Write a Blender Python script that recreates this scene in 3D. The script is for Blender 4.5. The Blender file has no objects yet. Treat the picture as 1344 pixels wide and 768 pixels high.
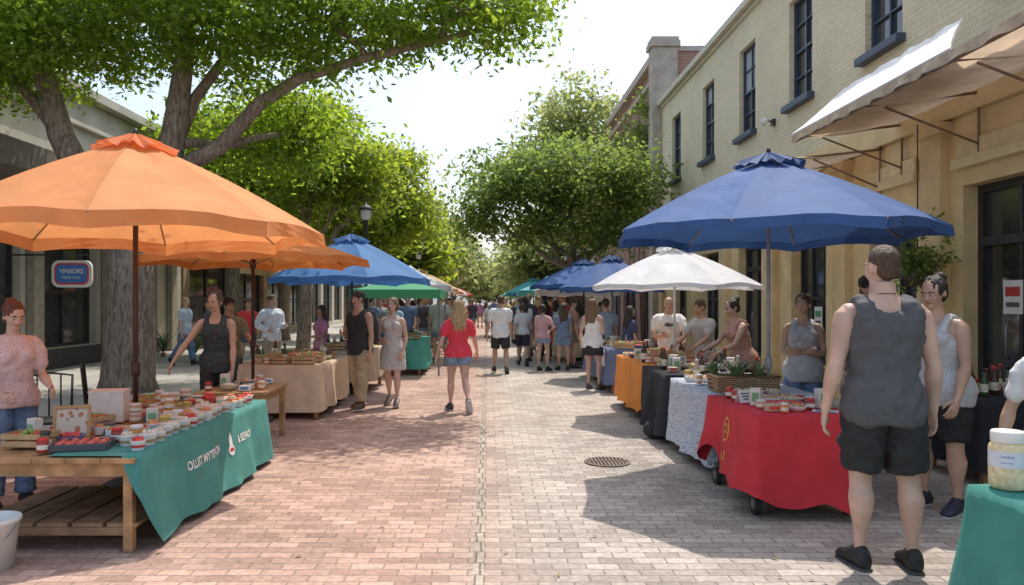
import bpy, math, random, time
import numpy as np
from mathutils import Vector, Matrix, noise
T0=time.time()
R=random.Random(7)
NR=np.random.default_rng(5)
rad=math.radians
scene=bpy.context.scene
COL=scene.collection
KIDS={}
# ------------------------------------------------------------------ materials
MC={}
def _nm(name):
    m=bpy.data.materials.new(name); m.use_nodes=True
    nt=m.node_tree; nt.nodes.clear()
    out=nt.nodes.new('ShaderNodeOutputMaterial')
    return m,nt,out
def N(nt,t,**k):
    n=nt.nodes.new(t)
    for a,b in k.items(): setattr(n,a,b)
    return n
def c4(c,f=1.0): return (min(1,c[0]*f),min(1,c[1]*f),min(1,c[2]*f),1)
def M(col,rough=.7,var=.14,scale=6,bump=0.0,bscale=30,metal=0,trans=0,spec=.5,name='surface'):
    key=(tuple(col),rough,var,scale,bump,bscale,metal,trans,spec)
    if key in MC: return MC[key]
    m,nt,out=_nm(name)
    tc=N(nt,'ShaderNodeTexCoord'); no=N(nt,'ShaderNodeTexNoise'); no.inputs['Scale'].default_value=scale; no.inputs['Detail'].default_value=5
    nt.links.new(tc.outputs['Object'],no.inputs['Vector'])
    rp=N(nt,'ShaderNodeValToRGB'); rp.color_ramp.elements[0].position=.3; rp.color_ramp.elements[1].position=.7
    rp.color_ramp.elements[0].color=c4(col,1-var); rp.color_ramp.elements[1].color=c4(col,1+var)
    nt.links.new(no.outputs['Fac'],rp.inputs['Fac'])
    b=N(nt,'ShaderNodeBsdfPrincipled'); b.inputs['Roughness'].default_value=rough; b.inputs['Metallic'].default_value=metal
    b.inputs['Specular IOR Level'].default_value=spec
    nt.links.new(rp.outputs['Color'],b.inputs['Base Color'])
    if bump:
        n2=N(nt,'ShaderNodeTexNoise'); n2.inputs['Scale'].default_value=bscale; n2.inputs['Detail'].default_value=4
        nt.links.new(tc.outputs['Object'],n2.inputs['Vector'])
        bp=N(nt,'ShaderNodeBump'); bp.inputs['Strength'].default_value=bump; bp.inputs['Distance'].default_value=.02
        nt.links.new(n2.outputs['Fac'],bp.inputs['Height']); nt.links.new(bp.outputs['Normal'],b.inputs['Normal'])
    if trans:
        t=N(nt,'ShaderNodeBsdfTranslucent'); nt.links.new(rp.outputs['Color'],t.inputs['Color'])
        mx=N(nt,'ShaderNodeMixShader'); mx.inputs[0].default_value=trans
        nt.links.new(b.outputs[0],mx.inputs[1]); nt.links.new(t.outputs[0],mx.inputs[2]); nt.links.new(mx.outputs[0],out.inputs[0])
    else: nt.links.new(b.outputs[0],out.inputs[0])
    MC[key]=m; return m
def PT(c1,c2,scale=20,thr=.35,rough=.8,soft=.03):
    key=('pt',c1,c2,scale,thr)
    if key in MC: return MC[key]
    m,nt,out=_nm('patterned_cloth')
    tc=N(nt,'ShaderNodeTexCoord'); v=N(nt,'ShaderNodeTexVoronoi'); v.inputs['Scale'].default_value=scale
    no=N(nt,'ShaderNodeTexNoise'); no.inputs['Scale'].default_value=scale*1.5
    ad=N(nt,'ShaderNodeMath',operation='MULTIPLY_ADD'); ad.inputs[1].default_value=.5
    nt.links.new(tc.outputs['Object'],v.inputs['Vector']); nt.links.new(tc.outputs['Object'],no.inputs['Vector'])
    nt.links.new(no.outputs['Fac'],ad.inputs[0]); nt.links.new(v.outputs['Distance'],ad.inputs[2])
    rp=N(nt,'ShaderNodeValToRGB'); rp.color_ramp.elements[0].position=thr+.25-soft; rp.color_ramp.elements[1].position=thr+.25+soft
    rp.color_ramp.elements[0].color=c4(c2); rp.color_ramp.elements[1].color=c4(c1)
    nt.links.new(ad.outputs[0],rp.inputs[0])
    b=N(nt,'ShaderNodeBsdfPrincipled'); b.inputs['Roughness'].default_value=rough
    nt.links.new(rp.outputs[0],b.inputs['Base Color']); nt.links.new(b.outputs[0],out.inputs[0])
    MC[key]=m; return m
def brick(c1,c2,mortar,bw,bh,axes,ms=.008,bump=.4,vary=.2,name='brickwork',blend=None):
    m,nt,out=_nm(name)
    tc=N(nt,'ShaderNodeTexCoord'); sp=N(nt,'ShaderNodeSeparateXYZ'); cb=N(nt,'ShaderNodeCombineXYZ')
    nt.links.new(tc.outputs['Object'],sp.inputs[0])
    nt.links.new(sp.outputs[axes[0]],cb.inputs[0]); nt.links.new(sp.outputs[axes[1]],cb.inputs[1])
    wn=N(nt,'ShaderNodeTexNoise'); wn.inputs['Scale'].default_value=3; nt.links.new(tc.outputs['Object'],wn.inputs['Vector'])
    ws=N(nt,'ShaderNodeVectorMath',operation='MULTIPLY_ADD'); ws.inputs[1].default_value=(.035,.035,0)
    nt.links.new(wn.outputs['Color'],ws.inputs[0]); nt.links.new(cb.outputs[0],ws.inputs[2])
    def bt(a,b2,mo):
        t=N(nt,'ShaderNodeTexBrick'); t.inputs['Scale'].default_value=1; t.inputs['Brick Width'].default_value=bw; t.inputs['Row Height'].default_value=bh
        t.inputs['Mortar Size'].default_value=ms; t.inputs['Mortar Smooth'].default_value=.3; t.inputs['Color1'].default_value=c4(a); t.inputs['Color2'].default_value=c4(b2); t.inputs['Mortar'].default_value=c4(mo)
        nt.links.new(ws.outputs[0],t.inputs['Vector']); return t
    t=bt(c1,c2,mortar); colr=t.outputs['Color']
    if blend:
        t2=bt(blend[0],blend[1],blend[2])
        ma=N(nt,'ShaderNodeMapRange'); ma.inputs['From Min'].default_value=blend[3]; ma.inputs['From Max'].default_value=blend[4]
        nt.links.new(sp.outputs[0],ma.inputs['Value'])
        mx=N(nt,'ShaderNodeMix',data_type='RGBA'); nt.links.new(ma.outputs[0],mx.inputs[0]); nt.links.new(colr,mx.inputs[6]); nt.links.new(t2.outputs['Color'],mx.inputs[7]); colr=mx.outputs[2]
    n1=N(nt,'ShaderNodeTexNoise'); n1.inputs['Scale'].default_value=.9; n1.inputs['Detail'].default_value=8; n1.inputs['Roughness'].default_value=.65; nt.links.new(tc.outputs['Object'],n1.inputs['Vector'])
    n2=N(nt,'ShaderNodeTexNoise'); n2.inputs['Scale'].default_value=25; n2.inputs['Detail'].default_value=5; nt.links.new(tc.outputs['Object'],n2.inputs['Vector'])
    m1=N(nt,'ShaderNodeMapRange'); m1.inputs['From Min'].default_value=.3; m1.inputs['From Max'].default_value=.7; m1.inputs['To Min'].default_value=1-vary; m1.inputs['To Max'].default_value=1+vary
    m2=N(nt,'ShaderNodeMapRange'); m2.inputs['From Min'].default_value=.3; m2.inputs['From Max'].default_value=.7; m2.inputs['To Min'].default_value=1-vary*.8; m2.inputs['To Max'].default_value=1+vary*.8
    nt.links.new(n1.outputs['Fac'],m1.inputs[0]); nt.links.new(n2.outputs['Fac'],m2.inputs[0])
    mu=N(nt,'ShaderNodeMath',operation='MULTIPLY'); nt.links.new(m1.outputs[0],mu.inputs[0]); nt.links.new(m2.outputs[0],mu.inputs[1])
    vm=N(nt,'ShaderNodeVectorMath',operation='SCALE'); nt.links.new(colr,vm.inputs[0]); nt.links.new(mu.outputs[0],vm.inputs['Scale'])
    b=N(nt,'ShaderNodeBsdfPrincipled'); b.inputs['Roughness'].default_value=.85; b.inputs['Specular IOR Level'].default_value=.3
    nt.links.new(vm.outputs[0],b.inputs['Base Color'])
    iv=N(nt,'ShaderNodeMath',operation='MULTIPLY_ADD'); iv.inputs[1].default_value=-1; nt.links.new(t.outputs['Fac'],iv.inputs[0])
    h2=N(nt,'ShaderNodeMath',operation='MULTIPLY'); h2.inputs[1].default_value=.35; nt.links.new(n2.outputs['Fac'],h2.inputs[0]); nt.links.new(h2.outputs[0],iv.inputs[2])
    bp=N(nt,'ShaderNodeBump'); bp.inputs['Strength'].default_value=bump; bp.inputs['Distance'].default_value=.012
    nt.links.new(iv.outputs[0],bp.inputs['Height']); nt.links.new(bp.outputs[0],b.inputs['Normal'])
    nt.links.new(b.outputs[0],out.inputs[0]); return m
def barkmat():
    m,nt,out=_nm('bark'); tc=N(nt,'ShaderNodeTexCoord'); mp=N(nt,'ShaderNodeMapping'); mp.inputs['Scale'].default_value=(22,22,5.5); nt.links.new(tc.outputs['Object'],mp.inputs[0])
    n1=N(nt,'ShaderNodeTexNoise'); n1.inputs['Scale'].default_value=1; n1.inputs['Detail'].default_value=7; n1.inputs['Distortion'].default_value=.9; nt.links.new(mp.outputs[0],n1.inputs['Vector'])
    rp=N(nt,'ShaderNodeValToRGB'); e=rp.color_ramp.elements; e[0].position=.34; e[1].position=.66; e[0].color=(.14,.10,.075,1); e[1].color=(.38,.31,.24,1); nt.links.new(n1.outputs['Fac'],rp.inputs[0])
    b=N(nt,'ShaderNodeBsdfPrincipled'); b.inputs['Roughness'].default_value=.9; nt.links.new(rp.outputs[0],b.inputs['Base Color'])
    bp=N(nt,'ShaderNodeBump'); bp.inputs['Strength'].default_value=.8; bp.inputs['Distance'].default_value=.025; nt.links.new(n1.outputs['Fac'],bp.inputs['Height']); nt.links.new(bp.outputs[0],b.inputs['Normal']); nt.links.new(b.outputs[0],out.inputs[0]); return m
def leafmat(c1,c2,c3,tr=.45,mul=(3.2,2.7,1.1)):
    m,nt,out=_nm('leaves')
    g=N(nt,'ShaderNodeNewGeometry'); rp=N(nt,'ShaderNodeValToRGB'); e=rp.color_ramp.elements
    e[0].color=c4(c1); e[1].color=c4(c3); e.new(.5).color=c4(c2)
    nt.links.new(g.outputs['Random Per Island'],rp.inputs[0])
    b=N(nt,'ShaderNodeBsdfPrincipled'); b.inputs['Roughness'].default_value=.5; b.inputs['Specular IOR Level'].default_value=.35
    nt.links.new(rp.outputs[0],b.inputs['Base Color'])
    t=N(nt,'ShaderNodeBsdfTranslucent'); vm=N(nt,'ShaderNodeVectorMath',operation='MULTIPLY'); vm.inputs[1].default_value=mul
    nt.links.new(rp.outputs[0],vm.inputs[0]); nt.links.new(vm.outputs[0],t.inputs[0])
    mx=N(nt,'ShaderNodeMixShader'); mx.inputs[0].default_value=tr
    nt.links.new(b.outputs[0],mx.inputs[1]); nt.links.new(t.outputs[0],mx.inputs[2]); nt.links.new(mx.outputs[0],out.inputs[0]); return m
GLASS=M((.05,.055,.055),.06,.6,1.0,spec=.9,name='window_glass')
DARK=M((.03,.03,.032),.45,.2); BLACKM=M((.02,.02,.022),.6,.2)
WHITE=M((.8,.8,.78),.5,.04); STEEL=M((.3,.3,.31),.4,.1,metal=.8)
WOOD=M((.42,.24,.11),.6,.35,9,bump=.2,bscale=40); WOOD2=M((.26,.155,.085),.6,.35,9)
# ------------------------------------------------------------------ mesh building
class MB:
    def __init__(s): s.v=[];s.f=[];s.m=[]
    def add(s,vs,fs,mi=0):
        o=len(s.v); s.v.extend([tuple(p) for p in vs]); s.f.extend([tuple(i+o for i in f) for f in fs]); s.m.extend([mi]*len(fs))
    def box(s,c,d,mi=0,rz=0,rot=None):
        hx,hy,hz=d[0]/2,d[1]/2,d[2]/2
        mt=rot if rot is not None else Matrix.Rotation(rz,3,'Z'); c=Vector(c)
        vs=[c+mt@Vector((x*hx,y*hy,z*hz)) for x in(-1,1) for y in(-1,1) for z in(-1,1)]
        s.add(vs,[(0,1,3,2),(4,6,7,5),(0,4,5,1),(2,3,7,6),(0,2,6,4),(1,5,7,3)],mi)
    def rings(s,rs,n=12,mi=0,cap=True):
        vs=[]
        for c,ax,ay in rs:
            for i in range(n):
                a=2*math.pi*i/n; vs.append(c+ax*math.cos(a)+ay*math.sin(a))
        fs=[]
        for j in range(len(rs)-1):
            for i in range(n):
                k=(i+1)%n; fs.append((j*n+i,j*n+k,(j+1)*n+k,(j+1)*n+i))
        if cap:
            fs.append(tuple(range(n-1,-1,-1))); fs.append(tuple((len(rs)-1)*n+i for i in range(n)))
        s.add(vs,fs,mi)
    def tube(s,pts,rr,n=10,mi=0,flat=1.0,ref=None,round_=False):
        pts=[Vector(p) for p in pts]; rs=[]
        ref=Vector(ref) if ref is not None else Vector((1,0,0))
        for i,p in enumerate(pts):
            if i==0: t=pts[1]-p
            elif i==len(pts)-1: t=p-pts[i-1]
            else: t=(pts[i+1]-p).normalized()+(p-pts[i-1]).normalized()
            t.normalize()
            x=ref-t*ref.dot(t)
            if x.length<.05: x=Vector((0,1,0))-t*t.y
            x.normalize(); y=t.cross(x)
            if round_ and i==0: rs.append((p-t*rr[0]*.7,x*rr[0]*.5,y*rr[0]*.5*flat))
            rs.append((p,x*rr[i],y*rr[i]*flat))
            if round_ and i==len(pts)-1: rs.append((p+t*rr[i]*.7,x*rr[i]*.5,y*rr[i]*.5*flat))
        s.rings(rs,n,mi)
    def lathe(s,prof,c=(0,0,0),n=16,mi=0,cap=True):
        c=Vector(c); s.rings([(c+Vector((0,0,z)),Vector((r,0,0)),Vector((0,r,0))) for r,z in prof],n,mi,cap)
    def ell(s,c,r,nu=12,nv=8,mi=0,rot=None):
        c=Vector(c); rs=[]; mt=rot if rot is not None else Matrix.Identity(3)
        for j in range(nv+1):
            a=-math.pi/2+math.pi*j/nv; q=max(math.cos(a),.02)
            rs.append((c+mt@Vector((0,0,r[2]*math.sin(a))),mt@Vector((r[0]*q,0,0)),mt@Vector((0,r[1]*q,0))))
        s.rings(rs,nu,mi)
    def mesh(s,name='m'):
        me=bpy.data.meshes.new(name); me.from_pydata(s.v,[],s.f)
        if any(s.m): me.polygons.foreach_set('material_index',s.m)
        me.update(); return me
    def obj(s,name,parent=None,mats=(),smooth=False,bevel=0,label=None,loc=(0,0,0)):
        me=s.mesh(name); return mkobj(name,me,parent,mats,smooth,bevel,label,loc)
def mkobj(name,me,parent=None,mats=(),smooth=False,bevel=0,label=None,loc=(0,0,0)):
    for m in mats: me.materials.append(m)
    if smooth: me.polygons.foreach_set('use_smooth',[True]*len(me.polygons))
    ob=bpy.data.objects.new(name,me); COL.objects.link(ob); ob.location=loc
    if parent is not None: ob.parent=parent; KIDS.setdefault(parent.name,[]).append(ob)
    if bevel:
        b=ob.modifiers.new('b','BEVEL'); b.width=bevel; b.segments=2; b.limit_method='ANGLE'
    if label: ob['label']=label
    return ob
def thing(name,label,cat,loc=(0,0,0),rz=0,group=None):
    e=bpy.data.objects.new(name,None); COL.objects.link(e); e.location=loc; e.rotation_euler=(0,0,rz); e.empty_display_size=.1
    e['label']=label; e['category']=cat
    if group: e['group']=group
    return e
def top(ob,label,cat,group=None):
    ob['label']=label; ob['category']=cat
    if group: ob['group']=group
    return ob
def dup(ob,loc,rz=0,sc=1,label=None):
    n=ob.copy(); COL.objects.link(n); n.location=loc; n.rotation_euler=(0,0,rz); n.scale=(sc,sc,sc)
    if label: n['label']=label
    def rec(a,b):
        for c in KIDS.get(a.name,[]):
            d=c.copy(); COL.objects.link(d); d.parent=b; KIDS.setdefault(b.name,[]).append(d); rec(c,d)
    rec(ob,n); return n
def bake(mb,vox,sm=3):
    me=mb.mesh('tmp'); ob=bpy.data.objects.new('tmp',me); COL.objects.link(ob)
    r=ob.modifiers.new('r','REMESH'); r.mode='VOXEL'; r.voxel_size=vox
    if sm: s=ob.modifiers.new('s','SMOOTH'); s.factor=.5; s.iterations=sm
    dg=bpy.context.evaluated_depsgraph_get(); me2=bpy.data.meshes.new_from_object(ob.evaluated_get(dg))
    bpy.data.objects.remove(ob); bpy.data.meshes.remove(me); return me2
def textmesh(txt,size,bold=.012):
    cu=bpy.data.curves.new('t','FONT'); cu.body=txt; cu.size=size; cu.align_x='CENTER'; cu.align_y='CENTER'; cu.offset=size*bold
    ob=bpy.data.objects.new('t',cu); COL.objects.link(ob); dg=bpy.context.evaluated_depsgraph_get()
    me=bpy.data.meshes.new_from_object(ob.evaluated_get(dg)); bpy.data.objects.remove(ob); return me
# ------------------------------------------------------------------ people
def Vn(t): return Vector(t).normalized()
DEF=((.16,.02,-1),(.1,.22,-1)); OUTA=((.3,-.05,-1),(.16,.12,-1))
REACH=((.2,.55,-.8),(-.05,.9,-.45)); HOLD=((.15,.2,-1),(-.45,.85,.05)); CROSS=((.2,.15,-1),(-.9,.55,.08))
AKIM=((.6,-.2,-.8),(-.6,.5,-.45)); SWF=((.12,.35,-1),(.02,.75,-.8)); SWB=((.2,-.4,-1),(.15,-.1,-1)); TALK=((.25,.25,-1),(-.1,.7,.5))
ST=((.06,.02,-1),(.02,-.04,-1),0); FW=((.03,.32,-1),(0,.1,-1),-8); BK=((.03,-.22,-1),(0,-.75,-1),45); ST2=((.1,.08,-1),(.03,-.1,-1),0)
HAIRC={'dark':(.035,.024,.018),'brown':(.09,.05,.03),'blond':(.46,.31,.15),'red':(.15,.05,.03),'lbrown':(.2,.12,.06),'grey':(.22,.21,.2)}
SK={'l':(.60,.38,.29),'m':(.52,.32,.225),'d':(.2,.1,.06)}
def person(x,y,ang,H,label,skin='l',hair=('short','brown'),topw=('tee',(.5,.5,.5)),bot=('shorts',(.03,.03,.03)),shoe=(.03,.03,.03),fem=False,bulk=1.0,
           lean=0,turn=0,nod=0,aL=DEF,aR=DEF,lL=ST,lR=ST2,vox=.013,z=0,group=None,extra=None,fine=True,wk=1.0):
    th=thing('person',label,'person',(x,y,z),rad(ang),group)
    def U(p):
        p=Vector(p); k=min(1,max(0,(p.z-.5)/.08)); a=rad(lean)*k; zr=p.z-.52
        if a==0: return p*H
        return Vector((p.x,p.y*math.cos(a)-zr*math.sin(a),.52+p.y*math.sin(a)+zr*math.cos(a)))*H
    if fem:
        TR=[(.455,.088,.06,.004),(.49,.094,.066,.002),(.52,.1,.072,.004),(.56,.09,.064,0),(.61,.07,.054,0),(.66,.073,.056,0),(.72,.084,.06,0),(.77,.086,.056,0),(.795,.08,.047,.0),(.815,.06,.037,.002),(.832,.036,.031,.003),(.855,.026,.028,.003),(.89,.026,.028,0)]; sw=.09; ab=.86
    else:
        TR=[(.455,.084,.062,.004),(.49,.088,.068,.004),(.52,.092,.070,.004),(.56,.088,.064,0),(.61,.083,.058,0),(.66,.09,.06,0),(.72,.102,.066,0),(.765,.107,.064,0),(.79,.102,.056,.0),(.812,.082,.046,.003),(.83,.054,.04,.004),(.85,.038,.038,.004),(.89,.034,.037,.002)]; sw=.105; ab=1.0
    b=bulk
    def torso(mb,z0,z1,inf,narrow=None,n=22,hip=0):
        rs=[]
        for (zz,w,d,yc) in TR:
            if z0<=zz<=z1:
                f=b if zz<.82 else (1+(b-1)*.5)
                e=inf+(hip if zz<.57 else 0)
                w2=w*f+e; d2=d*f+e
                if narrow and zz>=.76: w2=min(w2,narrow)
                rs.append((U((0,yc,zz)),Vector((w2*H,0,0)),(U((0,yc+d2,zz))-U((0,yc,zz)))))
        mb.rings(rs,n)
        if fem and z0<.7 and z1>.72:
            for sx in(-1,1): mb.ell(U((sx*.038,-.045,.738)),((.034+inf)*H,(.032+inf)*H,(.034+inf)*H))
        if not fem and z0<.7 and z1>.72:
            for sx in(-1,1):
                mb.ell(U((sx*.046*b,.032*b,.745)),((.042*b+inf)*H,(.028*b+inf)*H,(.05+inf)*H),12,10)
                mb.ell(U((sx*.046*b,-.036*b,.755)),((.042*b+inf)*H,(.026*b+inf)*H,(.035+inf)*H),12,10)
    def glute(mb,k,inf): mb.ell(J[k][5]+Vector((J[k][10]*-.004*H,.026*H,.005*H)),((.044*b+inf)*H,(.044*b+inf)*H,(.046+inf)*H),12,10)
    J={}
    for sx,k,arm,leg in((1,'L',aL,lL),(-1,'R',aR,lR)):
        def D(t): return Vn((sx*t[0],-t[1],t[2]))
        sh=U((sx*sw*(1+(b-1)*.8),.004,.788)); ud=D(arm[0]); fd=D(arm[1])
        el=sh+ud*.165*H; wr=el+fd*.148*H
        hp=Vector((sx*.05,0,.495))*H; td=D(leg[0]); sd=D(leg[1]); kn=hp+td*.215*H; an=kn+sd*.235*H
        pt=rad(leg[2]); ff=Vector((sx*.14,-math.cos(pt),-math.sin(pt))).normalized()
        uu=Vector((0,-math.sin(pt),math.cos(pt)))
        uu=(uu-ff*uu.dot(ff)).normalized()
        J[k]=(sh,el,wr,ud,fd,hp,kn,an,ff,uu,sx)
    low=min(min((J[k][7]-J[k][9]*.046*H).z,(J[k][7]-J[k][9]*.046*H+J[k][8]*.1*H).z,(J[k][7]-J[k][9]*.046*H-J[k][8]*.03*H).z) for k in 'LR')
    off=Vector((0,0,-low+.004))
    hc=U((0,0,.895)); hrot=Matrix.Rotation(rad(turn),3,'Z')@Matrix.Rotation(rad(nod+lean*.3),3,'X')
    def Hd(p): return hc+hrot@(Vector((p[0],p[1],p[2]-.895))*H)
    def keyed(keys,a0,a1,m,inf,fl=None):
        def at(t):
            for i in range(len(keys)-1):
                if keys[i][0]<=t<=keys[i+1][0]:
                    q=(t-keys[i][0])/(keys[i+1][0]-keys[i][0]); return keys[i][1].lerp(keys[i+1][1],q),keys[i][2]*(1-q)+keys[i+1][2]*q
        P=[];Q=[]
        for t in [a0]+[q[0] for q in keys if a0<q[0]<a1]+[a1]:
            p,r=at(t); P.append(p); Q.append((fl(r*m,t) if fl else r*m+inf)*H)
        return P,Q
    def armloft(mb,k,inf,a0,a1,n=12):
        sh,el,wr=J[k][:3]; m=b*ab
        keys=[(0,sh,.031),(.12,sh.lerp(el,.2),.034),(.22,sh.lerp(el,.42),.030),(.32,sh.lerp(el,.62),.0265),(.45,sh.lerp(el,.88),.0215),(.5,el,.0215),(.6,el.lerp(wr,.22),.0255),(.7,el.lerp(wr,.42),.023),(.85,el.lerp(wr,.75),.0158),(1,wr,.0138)]
        P,Q=keyed(keys,a0,a1,m,inf); mb.tube(P,Q,n,round_=(a0==0))
    def legloft(mb,k,inf,a0,a1,flare=0,n=14):
        hp,kn,an=J[k][5:8]; m=(b*.93+.07)*(.97 if fem else 1)
        keys=[(0,hp+Vector((0,0,.01*H)),.052),(.25,hp.lerp(kn,.45),.046),(.43,hp.lerp(kn,.86),.034),(.5,kn,.0315),(.56,kn.lerp(an,.13)+Vector((0,.003*H,0)),.031),(.63,kn.lerp(an,.28)+Vector((0,.009*H,0)),.036),(.71,kn.lerp(an,.44)+Vector((0,.007*H,0)),.031),(.82,kn.lerp(an,.68),.020),(.93,kn.lerp(an,.88),.0160),(1,an,.0185)]
        fl=(lambda r,t:max(r,.034)+inf) if flare==2 else (lambda r,t:r+inf+flare*.02*t)
        P,Q=keyed(keys,a0,a1,m,inf,fl); mb.tube(P,Q,n)
    mb=MB(); torso(mb,.46,.9,0)
    for k in 'LR':
        armloft(mb,k,0,0,1); legloft(mb,k,0,0,1); glute(mb,k,0)
        sh=J[k][0]; mb.tube([U((J[k][10]*.02,.004,.812)),sh.lerp(U((J[k][10]*.02,.004,.812)),.4),sh+Vector((0,0,.002*H))],[.022*H,.026*H*b*ab,.03*H*b*ab],12)
        sh,el,wr,ud,fd,hp,kn,an,ff,uu,sx=J[k]
        rs=[]
        side=ff.cross(uu)
        for a,hw,hh in((-.034,.014,.018),(-.02,.02,.03),(.01,.022,.034),(.045,.025,.024),(.08,.026,.015),(.103,.018,.01),(.112,.008,.006)):
            c=an+ff*a*H-uu*(.044-hh)*H; rs.append((c,side*hw*H,uu*hh*H))
        mb.rings(rs,10)
    mb.ell(Hd((0,.004,.947)),(.0425*H,.054*H,.052*H),16,12,rot=hrot)
    mb.ell(Hd((0,-.014,.912)),(.033*H,.038*H,.042*H),14,10,rot=hrot)
    mb.ell(Hd((0,-.04,.884)),(.016*H,.013*H,.012*H),10,8,rot=hrot)
    mb.tube([Hd((0,-.048,.938)),Hd((0,-.058,.918)),Hd((0,-.056,.912))],[.006*H,.0092*H,.0088*H],8)
    for sx in(-1,1):
        mb.ell(Hd((sx*.0435,.006,.925)),(.005*H,.010*H,.017*H),8,8,rot=hrot)
        mb.ell(Hd((sx*.022,-.036,.915)),(.013*H,.014*H,.014*H),8,8,rot=hrot)
        mb.ell(Hd((sx*.018,-.0455,.944)),(.015*H,.008*H,.006*H),8,8,rot=hrot)
    for k in 'LR':
        sh,el,wr,ud,fd,hp,kn,an,ff,uu,sx=J[k]
        t=Vector((-.3*sx,-.9,.45)); t=(t-fd*t.dot(fd)).normalized(); n=(fd.cross(t)*sx).normalized()
        hd=(fd+n*.1).normalized()
        rs=[]
        for a,w,tt in((-.01,.014,.012),(.01,.018,.0125),(.03,.0235,.0125),(.048,.0245,.011),(.054,.021,.009)):
            rs.append((wr+hd*a*H,t*w*H*.95,n*tt*H*.8))
        mb.rings(rs,10)
        J[k]=J[k]+(t,n,hd)
    me=bake(mb,vox,3)
    nv=len(me.vertices); co=np.empty(nv*3); me.vertices.foreach_get('co',co); co=co.reshape(-1,3)
    B=MB(); B.v=[tuple(p) for p in co.tolist()]; B.f=[tuple(p.vertices) for p in me.polygons]; B.m=[0]*len(B.f); bpy.data.meshes.remove(me)
    for k in 'LR':
        wr=J[k][2]; t,n,hd=J[k][-3:]
        for i,(o,L) in enumerate(((.0175,.040),(.006,.046),(-.006,.043),(-.0165,.034))):
            p=wr+hd*.046*H+t*o*H; P=[p-hd*.008*H]; d=hd+t*o*2.5
            d.normalize(); cur=p; P.append(cur)
            for s_,a in((.45,.22),(.3,.55),(.25,.5)):
                d=(d*math.cos(a)+n*math.sin(a)).normalized()
                cur=cur+d*L*s_*H; P.append(cur)
            r=.0052*H; B.tube(P,[r,r*1.05,r,r*.9,r*.7],7)
        p=wr+hd*.014*H+t*.014*H; q1=p+(t*.9+hd*.7+n*.3).normalized()*.022*H
        B.tube([p,q1,q1+(hd+t*.3+n*.35).normalized()*.018*H,q1+(hd+t*.15+n*.5).normalized()*.03*H],[.0085*H,.0068*H,.0058*H,.004*H],7)
    if fine:
        for sx in(-1,1):
            B.ell(Hd((sx*.018,-.0465,.934)),(.0085*H,.005*H,.0042*H),10,8,1,rot=hrot)
            B.ell(Hd((sx*.018,-.0500,.934)),(.0040*H,.0026*H,.0040*H),8,6,2,rot=hrot)
            B.tube([Hd((sx*.007,-.0525,.945)),Hd((sx*.018,-.0535,.9485)),Hd((sx*.03,-.045,.945))],[.0022*H,.0028*H,.0015*H],6,3)
        B.tube([Hd((-.014,-.0475,.897)),Hd((0,-.0535,.8985)),Hd((.014,-.0475,.897))],[.0015*H,.0042*H,.0015*H],8,4)
    hcol=HAIRC[hair[1]]; sc=SK[skin]
    B.v=[(p[0],p[1],p[2]+off.z) for p in B.v]
    B.obj('body',th,[M(sc,.5,.16,7,bump=.12,bscale=40,name='skin'),M((.75,.72,.7),.3,.02),M((.03,.02,.015),.2,.1),M(tuple(q*.8+.005 for q in hcol),.8,.1),M((sc[0]*.85,sc[1]*.5,sc[2]*.5),.45,.05)],True)
    def cloth(mb,name,mats,vx=None,wr=.0035,lab=None,sm=2):
        me=bake(mb,vx or max(vox,.009),sm); nv=len(me.vertices); co=np.empty(nv*3); me.vertices.foreach_get('co',co)
        co=co.reshape(-1,3); s=R.random()*50
        if wr and fine:
            no=np.empty(nv*3); me.vertices.foreach_get('normal',no); no=no.reshape(-1,3)
            am=np.array([noise.noise((p[0]*6+s,p[1]*6,p[2]*9+p[0]*9))+.8*(1-2*abs(noise.noise((p[0]*10+s+p[2]*8,p[1]*10,p[2]*13-p[0]*9)))) +.3*noise.noise((p[0]*26+s,p[1]*26,p[2]*20)) for p in co.tolist()])
            co=co+no*(np.maximum(am[:,None]+.15,-.35)*wr*H*wk)
        co[:,2]+=off.z; me.vertices.foreach_set('co',co.reshape(-1)); me.update()
        return mkobj(name,me,th,mats,True,label=lab)
    tk,tc=topw[0],topw[1]; tm=tc if isinstance(tc,bpy.types.Material) else M(tc,.85,.12,14,bump=.3,bscale=9,name='clothing')
    mb=MB()
    if tk=='tank':
        torso(mb,.45,.796,.013,narrow=(.092 if not fem else .072)*b,hip=.012)
        so=(.066 if not fem else .052)*b; sr=.028 if not fem else .019
        for sx in(-1,1): mb.tube([U((sx*so,-.056*b,.77)),U((sx*so*.96,-.036*b,.806)),U((sx*so*.9,.006,.831 if fem else .832)),U((sx*so*.95,.042*b,.812)),U((sx*so,.058*b,.77))],[sr*H]*5,10,flat=.62)
        for k in 'LR': glute(mb,k,.022)
        cloth(mb,'tank_top',[tm],wr=.004)
    elif tk=='dress':
        torso(mb,.52,.796,.010,narrow=.075)
        for sx in(-1,1): mb.tube([U((sx*.05,-.045,.78)),U((sx*.045,-.005,.828)),U((sx*.05,.04,.78))],[.018*H]*3,8,flat=.6)
        mb.rings([(Vector((0,0,zz))*H,Vector((w*H,0,0)),Vector((0,d*H,0))) for zz,w,d in((.56,.1,.08),(.5,.113,.09),(.42,.118,.095),(.33,.125,.1))],20)
        cloth(mb,'dress',[tm],wr=.006)
    else:
        torso(mb,.45 if not fem else .48,.833,.013,hip=.010)
        for k in 'LR':
            if not fem: glute(mb,k,.020)
            armloft(mb,k,.011,0,.34 if tk=='tee' else .95)
            mb.tube([U((J[k][10]*.02,.004,.812)),J[k][0].lerp(U((J[k][10]*.02,.004,.812)),.4),J[k][0]+Vector((0,0,.002*H))],[.03*H,.036*H*b*ab,.041*H*b*ab],12)
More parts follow.
